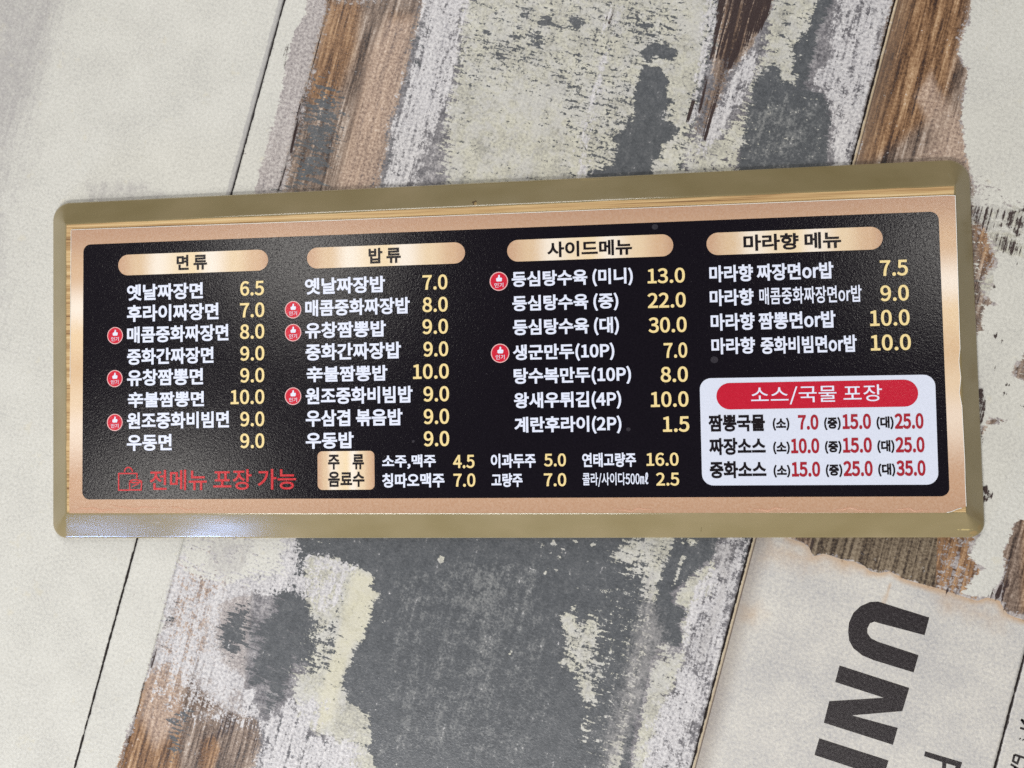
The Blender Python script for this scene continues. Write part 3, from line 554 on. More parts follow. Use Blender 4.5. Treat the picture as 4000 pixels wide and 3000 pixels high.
# substrate of the tabletop, turned so that its length runs along the planks
T0, T1 = -340.0, 600.0
sub = NT('dark_core', 0.8, 0.2)
core = sub.out(sub.mix(sub.noise(sub.coords(), 0.4), lin((26, 20, 18)), lin((48, 38, 34))))
zt, zb = -0.0009, -0.022
x0, x1, y0, y1 = SEAMS[0] * MM, SEAMS[-1] * MM, T0 * MM, T1 * MM
table = obj('tabletop', [(x0, y0, zb), (x1, y0, zb), (x1, y1, zb), (x0, y1, zb), (x0, y0, zt), (x1, y0, zt), (x1, y1, zt), (x0, y1, zt)],
            [(3, 2, 1, 0), (4, 5, 6, 7), (0, 1, 5, 4), (1, 2, 6, 5), (2, 3, 7, 6), (3, 0, 4, 7)], core)
table['kind'] = 'structure'
table['label'] = 'tabletop printed with weathered painted planks and large black letters under the menu board'
table.rotation_euler = (0, 0, math.atan2(AX[1], AX[0]))

GAPS = [0.0, 0.85, 0.0, 1.0, 0.9, 0.0]
STEP = 1.75
for i in range(5):
    a = SEAMS[i] + GAPS[i] / 2
    b = SEAMS[i + 1] - GAPS[i + 1] / 2 - (0.12 if GAPS[i + 1] == 0 else 0)
    nx = max(3, int(round((b - a) / STEP)))
    ny = int(round((T1 - T0) / STEP))
    xs = np.linspace(a, b, nx + 1)
    ys = np.linspace(T0, T1, ny + 1)
    X, Y = np.meshgrid(xs, ys)
    n = X.size
    co = np.zeros((n, 3))
    co[:, 0] = X.ravel() * MM
    co[:, 1] = Y.ravel() * MM
    idx = np.arange(n).reshape(ny + 1, nx + 1)
    q = np.stack([idx[:-1, :-1], idx[:-1, 1:], idx[1:, 1:], idx[1:, :-1]], -1).reshape(-1, 4)
    # turned-down side edges so each plank has a thickness
    left, right = idx[:, 0], idx[:, -1]
    dn = np.concatenate([co[left], co[right]])
    dn[:, 2] = -0.0008
    co = np.concatenate([co, dn])
    L0 = n + np.arange(ny + 1)
    R0 = L0 + ny + 1
    ql = np.stack([left[:-1], left[1:], L0[1:], L0[:-1]], -1)
    qr = np.stack([right[1:], right[:-1], R0[:-1], R0[1:]], -1)
    q = np.concatenate([q, ql, qr])
    me = bpy.data.meshes.new('plank')
    me.vertices.add(len(co))
    me.vertices.foreach_set('co', co.ravel())
    me.loops.add(q.size)
    me.loops.foreach_set('vertex_index', q.ravel().astype(np.int32))
    me.polygons.add(len(q))
    me.polygons.foreach_set('loop_start', np.arange(0, q.size, 4, dtype=np.int32))
    me.update(calc_edges=True)
    px = co[:, 0] / MM
    py = co[:, 1] / MM
    for k, v in paint(px, py).items():
        at = me.attributes.new(k, 'FLOAT', 'POINT')
        at.data.foreach_set('value', v.astype(np.float32))
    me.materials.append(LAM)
    o = bpy.data.objects.new('plank', me)
    col.objects.link(o)
    o.parent = table

# black lettering printed on the sheet motif
ink = NT('printed_ink', 0.38, 0.5)
kP = ink.coords()
INK = ink.out(ink.ramp(ink.noise(kP, 0.6, 3, 0.6), [(0.36, (32, 27, 30)), (0.56, (44, 39, 42)), (0.76, (70, 66, 68))]),
              ink.bump(ink.noise(kP, 0.62, 2, 0.5, 0.8, off=(7, 1, 0)), 0.00019, 0.95))
for k, pts in enumerate([[[507.12,55.38],[506.14,61.09],[507.16,67.99],[510.4,73.4],[515.13,77.45],[519.87,79.1],[551.39,78.23],[551.38,66.93],[523.66,66.34],[520.77,66.43],[518.33,64.74],[517.62,61.18],[518.38,58.17],[521.16,55.78],[525.39,54.91],[550.89,53.95],[550.72,42.85],[526.06,43.16],[518.97,43.99],[512.51,46.82],[509.03,50.56]],[[507.24,33.94],[550.51,32.81],[550.07,17.84],[521.63,6.21],[549.95,7.01],[549.73,-3.85],[506.86,-3.2],[506.69,10.64],[537.54,22.5],[507.18,23.26]],[[506.55,-13.35],[549.55,-13.98],[549.18,-25.12],[506.3,-24.2]],[[568.9,-1.91],[591.26,-1.85],[590.95,-7.81],[590.74,-12.34],[588.31,-12.42],[588.08,-5.21],[582.5,-5.23],[584.0,-12.16],[581.51,-12.02],[580.03,-5.2],[568.98,-4.95]]]):
    obj('printed_letter', [(x * MM, y * MM, 0.00008) for x, y in pts], [tuple(range(len(pts)))], INK, table)


def ribbon(pts, w, z, closed=False):
    """Flat stroke of width w (mm) along pts (mm)."""
    V, Fc = [], []
    P = [np.array(p, float) for p in pts]
    n = len(P)
    for i in range(n):
        a = P[i - 1] if (i > 0 or closed) else P[i]
        b = P[(i + 1) % n] if (i < n - 1 or closed) else P[i]
        t1 = P[i] - a
        t2 = b - P[i]
        t1 = t1 / (np.linalg.norm(t1) + 1e-9)
        t2 = t2 / (np.linalg.norm(t2) + 1e-9)
        t = t1 + t2
        t = t / (np.linalg.norm(t) + 1e-9)
        nrm = np.array([-t[1], t[0]])
        kk = 1 / max(0.5, abs(np.dot(nrm, np.array([-t1[1], t1[0]])) if np.linalg.norm(t1) > 0.1 else 1))
        for s in (1, -1):
            q = P[i] + nrm * s * w / 2 * kk
            V.append((q[0] * MM, q[1] * MM, z))
    for i in range(n - (0 if closed else 1)):
        j = (i + 1) % n
        Fc.append((2 * i, 2 * i + 1, 2 * j + 1, 2 * j))
    return V, Fc


hv, hf = [], []
for p in [[[617.66,33.69],[619.56,33.12],[622.68,32.93]],[[618.25,28.62],[623.79,28.38]],[[617.66,33.69],[623.79,28.38]],[[619.56,22.37],[620.17,22.1]],[[621.45,22.27],[622.07,22.0]],[[619.04,11.93],[627.34,11.66]],[[619.04,11.93],[619.16,7.88],[621.85,7.23],[622.21,11.54]],[[618.39,5.65],[625.5,3.5],[627.6,7.43]],[[621.28,5.06],[620.68,0.79]]]:
    v, f = ribbon(p, 1.3, 0.00008)
    k = len(hv)
    hv += v
    hf += [tuple(a + k for a in q) for q in f]
obj('printed_handwriting', hv, hf, INK, table)

# ---------------------------------------------------------------- the board
board = bpy.data.objects.new('menu_board', None)
col.objects.link(board)
board.location = (0.279, 0.089, 0)
board['label'] = 'olive edged wooden menu board with black and gold price list, lying on the tabletop'
board['category'] = 'menu board'
OFF = Vector((-0.279, -0.089, 0))
HT = 0.013


def part(name, verts, faces, mats, **k):
    return obj(name, [tuple(Vector(v) + OFF) for v in verts], faces, mats, board, **k)


def wood_mat():
    g = NT('raw_pine', 0.55, 0.4)
    al = g.noise(g.coords(0.012, 0.9), 1.0, 4, 0.6, 0.4)
    al2 = g.noise(g.coords(0.005, 0.35), 1.0, 2, 0.5, off=(3, 40, 2))
    x = g.math('ADD', g.math('MULTIPLY', al, 0.6), g.math('MULTIPLY', al2, 0.4))
    c = g.ramp(x, [(0.36, (122, 90, 58)), (0.45, (172, 138, 94)), (0.55, (200, 170, 122)), (0.7, (216, 192, 150))])
    return g.out(c, g.bump(al, 0.0002, 0.5))


def paint_mat():
    g = NT('olive_paint', 0.2, 0.55)
    P = g.coords()
    x = g.math('ADD', g.math('MULTIPLY', g.noise(g.coords(0.02, 0.02, 0.02), 1, 3, 0.5), 0.75), g.math('MULTIPLY', g.noise(g.coords(0.015, 0.06, 0.06), 1, 3, 0.5), 0.25))
    c = g.ramp(x, [(0.36, (132, 119, 85)), (0.52, (139, 126, 93)), (0.66, (147, 133, 101))])
    # small knocks and rubbed spots
    k = g.noise(P, 0.11, 4, 0.7, 1.0, off=(4, 8, 1))
    c = g.mix(g.math('MULTIPLY', g.step(k, 0.74, 0.78), 0.30), c, lin((186, 168, 122)))
    k2 = g.noise(g.coords(0.06, 0.9), 1, 2, 0.5, off=(40, 8, 1))
    c = g.mix(g.math('MULTIPLY', g.step(k2, 0.80, 0.84), 0.5), c, lin((104, 92, 62)))
    # worn spots: rubbed corner, a chipped nick in the upper edge, a scratch
    px_, py_ = g.sep(P)[0], g.sep(P)[1]
    nz = g.math('MULTIPLY', g.math('SUBTRACT', g.noise(P, 0.5, 3, 0.6), 0.5), 3.0)
    for (wx, wy, rx, ry, colr, am) in [(298.6, -113.5, 2.6, 1.6, (168, 138, 92), 0.5), (302.2, -109.4, 1.4, 2.2, (150, 124, 84), 0.4), (293.2, -111.0, 4.5, 0.5, (190, 172, 120), 0.8), (-7.5, 103.4, 1.1, 2.2, (74, 56, 34), 0.9), (-6.7, 102.3, 1.0, 1.2, (190, 160, 104), 0.6), (134.0, -111.0, 0.4, 1.3, (96, 84, 56), 0.6), (290.0, 108.2, 0.7, 3.0, (150, 140, 110), 0.3), (-202.7, -110.4, 4, 0.3, (96, 90, 84), 0.5), (-190.0, -111.6, 5, 0.3, (96, 90, 84), 0.5), (69.2, 117.8, 8, 0.4, (170, 150, 100), 0.4), (-228.3, -105.5, 3, 0.25, (200, 196, 190), 0.4)]:
        dx = g.math('DIVIDE', g.math('SUBTRACT', px_, wx), rx)
        dy = g.math('DIVIDE', g.math('SUBTRACT', py_, wy), ry)
        d = g.math('ADD', g.math('SQRT', g.math('ADD', g.math('MULTIPLY', dx, dx), g.math('MULTIPLY', dy, dy))), nz)
        c = g.mix(g.math('MULTIPLY', g.step(d, 1.15, 0.7), am), c, lin(colr))
    hgt = g.noise(g.coords(0.012, 0.03, 0.03), 1, 1, 0.5)
    return g.out(c, g.bump(hgt, 0.0010, 0.5), g.math('MULTIPLY_ADD', g.noise(P, 0.05, 3), 0.06, 0.13))


PINE, OLIVE = wood_mat(), paint_mat()
FACE = [Vector((x * MM, y * MM, HT)) for x, y in [[-13.26,189.23],[569.86,189.49],[568.96,-10.64],[-11.54,-9.14]]]      # tl tr br bl
OUT = [Vector((x * MM, y * MM, 0)) for x, y in [[-31.72,207.82],[584.94,209.44],[585.57,-27.5],[-29.96,-28.27]]]

v = [(p.x, p.y, HT) for p in FACE] + [(p.x, p.y, 0.0002) for p in FACE]
part('wood_face', v, [(3, 2, 1, 0), (4, 5, 6, 7), (0, 1, 5, 4), (1, 2, 6, 5), (2, 3, 7, 6), (3, 0, 4, 7)], PINE)

rnd = random.Random(5)


def arc_corner(i, rad, n=10):
    """Points of the rounded outer corner i, from the previous side to the next."""
    p, a, b = OUT[i], OUT[i - 1], OUT[(i + 1) % 4]
    da, db = (a - p).normalized(), (b - p).normalized()
    A, B = p + da * rad, p + db * rad
    cen = p + (da + db) * rad
    res = []
    for k in range(2 * n + 1):
        th = k / (2 * n) * math.pi / 2
        res.append(cen - db * rad * math.cos(th) - da * rad * math.sin(th))
    return res


RAD = [0.0125, 0.0135, 0.0095, 0.0105]
CORN = [arc_corner(i, RAD[i]) for i in range(4)]
for i in range(4):
    j = (i + 1) % 4
    side = CORN[i][10:]
    end = CORN[j][:11]
    N = 90
    mid = [side[-1].lerp(end[0], k / N) for k in range(1, N)]
    outer = side + mid + end
    fa, fb = FACE[i], FACE[j]
    inn_dir = ((FACE[(i + 3) % 4] - fa).normalized() + (FACE[(j + 1) % 4] - fb).normalized()).normalized()
    ax = (fb - fa).normalized()
    L = (fb - fa).length
    rows = []
    m_ = len(outer)
    prof = [(0.0, 0.0), (0.0, 0.0012), (0.012, 0.0018), (0.04, 0.0023), (0.10, 0.00295), (0.5, 0.0075), (0.90, 0.0121), (0.955, 0.0127), (0.985, 0.0130), (1.0, 0.01306)]
    wob = 0.0
    inner = []
    for k, o_ in enumerate(outer):
        s = min(max((o_ - fa).dot(ax), 0), L)
        if k <= 10:
            s = min(s, L) * (k / 10.0) if k < 10 else s
        if m_ - 1 - k <= 10:
            q = (m_ - 1 - k) / 10.0
            s = L - (L - s) * q if q < 1 else s
        wob = wob * 0.75 + rnd.uniform(-0.00016, 0.00016) * (0.15 if i == 2 else 1.0)
        edge = min(1, k / 6, (m_ - 1 - k) / 6)
        inner.append((fa + ax * s, inn_dir * ((0.00035 + wob) * edge)))
    V = []
    for (t, z) in prof:
        for o_, n_ in zip(outer, inner):
            p = o_.lerp(n_[0], t) + (n_[1] if t > 0.99 else n_[1] * 0.0)
            V.append((p.x, p.y, z))
    Fc = []
    for a in range(len(prof) - 1):
        for k in range(m_ - 1):
            Fc.append((a * m_ + k + 1, a * m_ + k, (a + 1) * m_ + k, (a + 1) * m_ + k + 1))
    part('bevel_rail', V, Fc, OLIVE, smooth=True)


# ------------------------------------------------------------- printed film
def film(name, ramp_axis=None, stops=None, color=None, length=1.0, emb=1.0, rough=0.30):
    g = NT(name, rough, 0.5)
    P = g.coords()
    worm = g.noise(P, 0.75, 2, 0.5, 0.9)
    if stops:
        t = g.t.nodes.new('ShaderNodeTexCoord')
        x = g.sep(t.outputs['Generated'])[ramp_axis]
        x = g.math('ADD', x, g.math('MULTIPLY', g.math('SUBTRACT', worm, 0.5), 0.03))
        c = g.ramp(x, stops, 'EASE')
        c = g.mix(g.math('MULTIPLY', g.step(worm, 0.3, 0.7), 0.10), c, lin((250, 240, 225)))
    else:
        c = g.ramp(g.noise(P, 0.9, 2, 0.5), [(0.3, color), (0.7, tuple(min(255, v + 7) for v in color))])
    return g.out(c, g.bump(worm, 0.00012 * emb, 0.95))


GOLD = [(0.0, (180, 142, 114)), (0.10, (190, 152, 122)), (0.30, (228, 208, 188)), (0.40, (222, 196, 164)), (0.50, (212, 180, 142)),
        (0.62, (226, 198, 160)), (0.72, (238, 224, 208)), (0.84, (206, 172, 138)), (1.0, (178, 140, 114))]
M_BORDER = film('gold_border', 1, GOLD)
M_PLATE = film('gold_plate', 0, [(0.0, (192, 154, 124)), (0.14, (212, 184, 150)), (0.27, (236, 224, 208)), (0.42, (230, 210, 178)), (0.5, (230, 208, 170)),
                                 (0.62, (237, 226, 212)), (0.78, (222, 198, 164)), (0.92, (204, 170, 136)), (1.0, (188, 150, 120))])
M_BLACK = film('black_film', color=(14, 10, 18), emb=0.80, rough=0.20)
M_RED = film('red_film', color=(186, 24, 48))
M_BADGE = film('badge_red', color=(198, 28, 52))
M_RIM = film('badge_rim', color=(224, 176, 176))
M_WHITE = film('white_film', color=(209, 215, 231), emb=0.5)
M_TEXT = film('white_print', color=(218, 224, 242), emb=0.8)
M_PRICE = film('gold_print', color=(230, 208, 148), emb=0.8)
M_PRICER = film('dark_red_print', color=(158, 30, 44))
M_REDT = film('red_print', color=(190, 40, 48), emb=1.25)
M_DARKT = film('black_print', color=(18, 12, 18))
M_EDGE = film('sheet_edge', color=(226, 226, 222))

# the sheet itself: thin, with a softly waved lower and right edge
post = [[-8.9,185.01],[141.35,184.02],[296.36,183.64],[426.51,183.47],[519.75,183.36],[565.05,183.43],[569.67,183.15],[569.4,137.43],[569.09,103.01],[569.03,89.23],[568.0,81.44],[568.8,71.28],[567.58,62.11],[568.76,54.15],[568.98,36.29],[569.16,21.43],[568.93,7.22],[569.15,-6.65],[566.47,-7.56],[563.95,-8.17],[560.21,-9.7],[556.5,-10.46],[452.49,-10.17],[325.91,-9.9],[157.88,-9.61],[-8.93,-9.24],[-9.17,0.28],[-8.95,78.68]]
dense = []
for k in range(len(post)):
    a, b = np.array(post[k]), np.array(post[(k + 1) % len(post)])
    n = max(1, int(np.linalg.norm(b - a) / 6))
    for q in range(n):
        dense.append(a + (b - a) * q / n)
n = len(dense)
zt = HT + 0.0005
V = [(p[0] * MM, p[1] * MM, zt) for p in dense] + [(p[0] * MM, p[1] * MM, HT + 0.00012) for p in dense]
Fc = [tuple(range(n))[::-1]]
mi = [0]
for k in range(n):
    Fc.append((k, (k + 1) % n, n + (k + 1) % n, n + k))
    mi.append(1)
if True:
    area2 = sum(dense[k][0] * dense[(k + 1) % n][1] - dense[(k + 1) % n][0] * dense[k][1] for k in range(n))
    if area2 > 0:
        Fc = [f[::-1] for f in Fc]
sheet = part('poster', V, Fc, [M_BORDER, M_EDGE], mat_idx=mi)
sheet['label'] = 'gold bordered printed sheet with slightly lifted wavy edges'
# creases of the sheet along its lower and right margins: thin raised folds


def fold(p0, p1, width, height, seed):
    rr = random.Random(seed)
    N = 26
    V, Fc = [], []
    a, b = np.array(p0), np.array(p1)
    d = (b - a) / np.linalg.norm(b - a)
    nr = np.array([-d[1], d[0]])
    ph = rr.uniform(0, 6)
    for k in range(N + 1):
        u = k / N
        c = a + (b - a) * u + nr * (0.7 * math.sin(u * 9 + ph) + 0.35 * math.sin(u * 21 + ph))
        e = math.sin(math.pi * u)
        for t, hh in ((-1, 0), (-0.35, 0.75), (0, 1), (0.35, 0.75), (1, 0)):
            q = c + nr * t * width * e
            V.append((q[0] * MM, q[1] * MM, zt + 0.00003 + hh * height * MM * e))
    for k in range(N):
        for t in range(4):
            Fc.append((k * 5 + t, k * 5 + t + 1, (k + 1) * 5 + t + 1, (k + 1) * 5 + t))
    Fc = [f[::-1] for f in Fc]
    part('sheet_crease', V, Fc, M_BORDER2, smooth=True)


M_BORDER2 = film('creased_border', color=(190, 148, 122))
for k, (p0, p1, wd, hh) in enumerate([[[-5.42, -6.31], [27.72, -6.77], 0.8, 0.11], [[18.55, -4.67], [58.63, -6.18], 0.7, 0.1], [[58.63, -5.5], [87.39, -6.96], 0.5, 0.08], [[356.62, -7.81], [383.74, -8.06], 0.7, 0.14], [[441.74, -7.93], [466.38, -8.01], 0.8, 0.16], [[487.74, -8.23], [516.42, -8.17], 0.7, 0.13], [[525.39, -8.66], [549.19, -8.43], 0.6, 0.12]]):
    fold(p0, p1, wd, hh, k)


def rounded(x, y, w, hh, r, n=9):
    """Rounded rectangle from its left-centre point (mm)."""
    pts = []
    r = min(r, hh / 2, w / 2)
    for cx, cy, a0 in ((x + w - r, y + hh / 2 - r, 0), (x + r, y + hh / 2 - r, 90), (x + r, y - hh / 2 + r, 180), (x + w - r, y - hh / 2 + r, 270)):
        for k in range(n + 1):
            a = math.radians(a0 + 90 * k / n)
            pts.append((cx + r * math.cos(a), cy + r * math.sin(a)))
    return pts


def quad_round(q, r, n=8):
    """Round the corners of a quad given tl, tr, br, bl (mm)."""
    pts = []
    Q = [Vector((a, b)) for a, b in q]
    for i in range(4):
        p, a, b = Q[i], Q[i - 1], Q[(i + 1) % 4]
        da, db = (a - p).normalized(), (b - p).normalized()
        cen = p + (da + db) * r
        for k in range(n + 1):
            th = k / n * math.pi / 2
            c = cen - db * r * math.cos(th) - da * r * math.sin(th)
            pts.append((c.x, c.y))
    return pts[::-1]


def flat(name, pts, z, mat):
    return part(name, [(x * MM, y * MM, z) for x, y in pts], [tuple(range(len(pts)))], mat)


Z1, Z2, Z3 = zt + 0.00007, zt + 0.00014, zt + 0.00021
flat('black_panel', quad_round([[0.18,174.35],[559.56,173.74],[559.75,-0.55],[0.37,0.06]], 5.2), Z1, M_BLACK)
sp = flat('takeaway_panel', quad_round([[413.02,73.97],[553.91,73.46],[553.58,6.55],[412.98,6.91]], 7.0), Z2, M_WHITE)
sp['label'] = 'white rounded price box for take-away sauces'
for kind, x, y, w, hh in [["pill",25.63,159.14,106.3,14.18],["pill",158.8,159.11,106.38,13.98],["pill",292.81,159.04,106.0,14.14],["pill",419.47,158.7,106.7,14.24],["goldbox",165.14,18.2,38.32,25.26],["redpill",423.06,62.43,120.62,16.54]]:
    if kind == 'pill':
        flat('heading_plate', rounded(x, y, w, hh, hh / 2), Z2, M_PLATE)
    elif kind == 'goldbox':
        flat('heading_plate', rounded(x, y, w, hh, 3.2), Z2, M_PLATE)['label'] = 'square gold heading plate for the drinks'
    else:
        flat('heading_plate', rounded(x, y, w, hh, hh / 2), Z3, M_RED)['label'] = 'red heading plate'

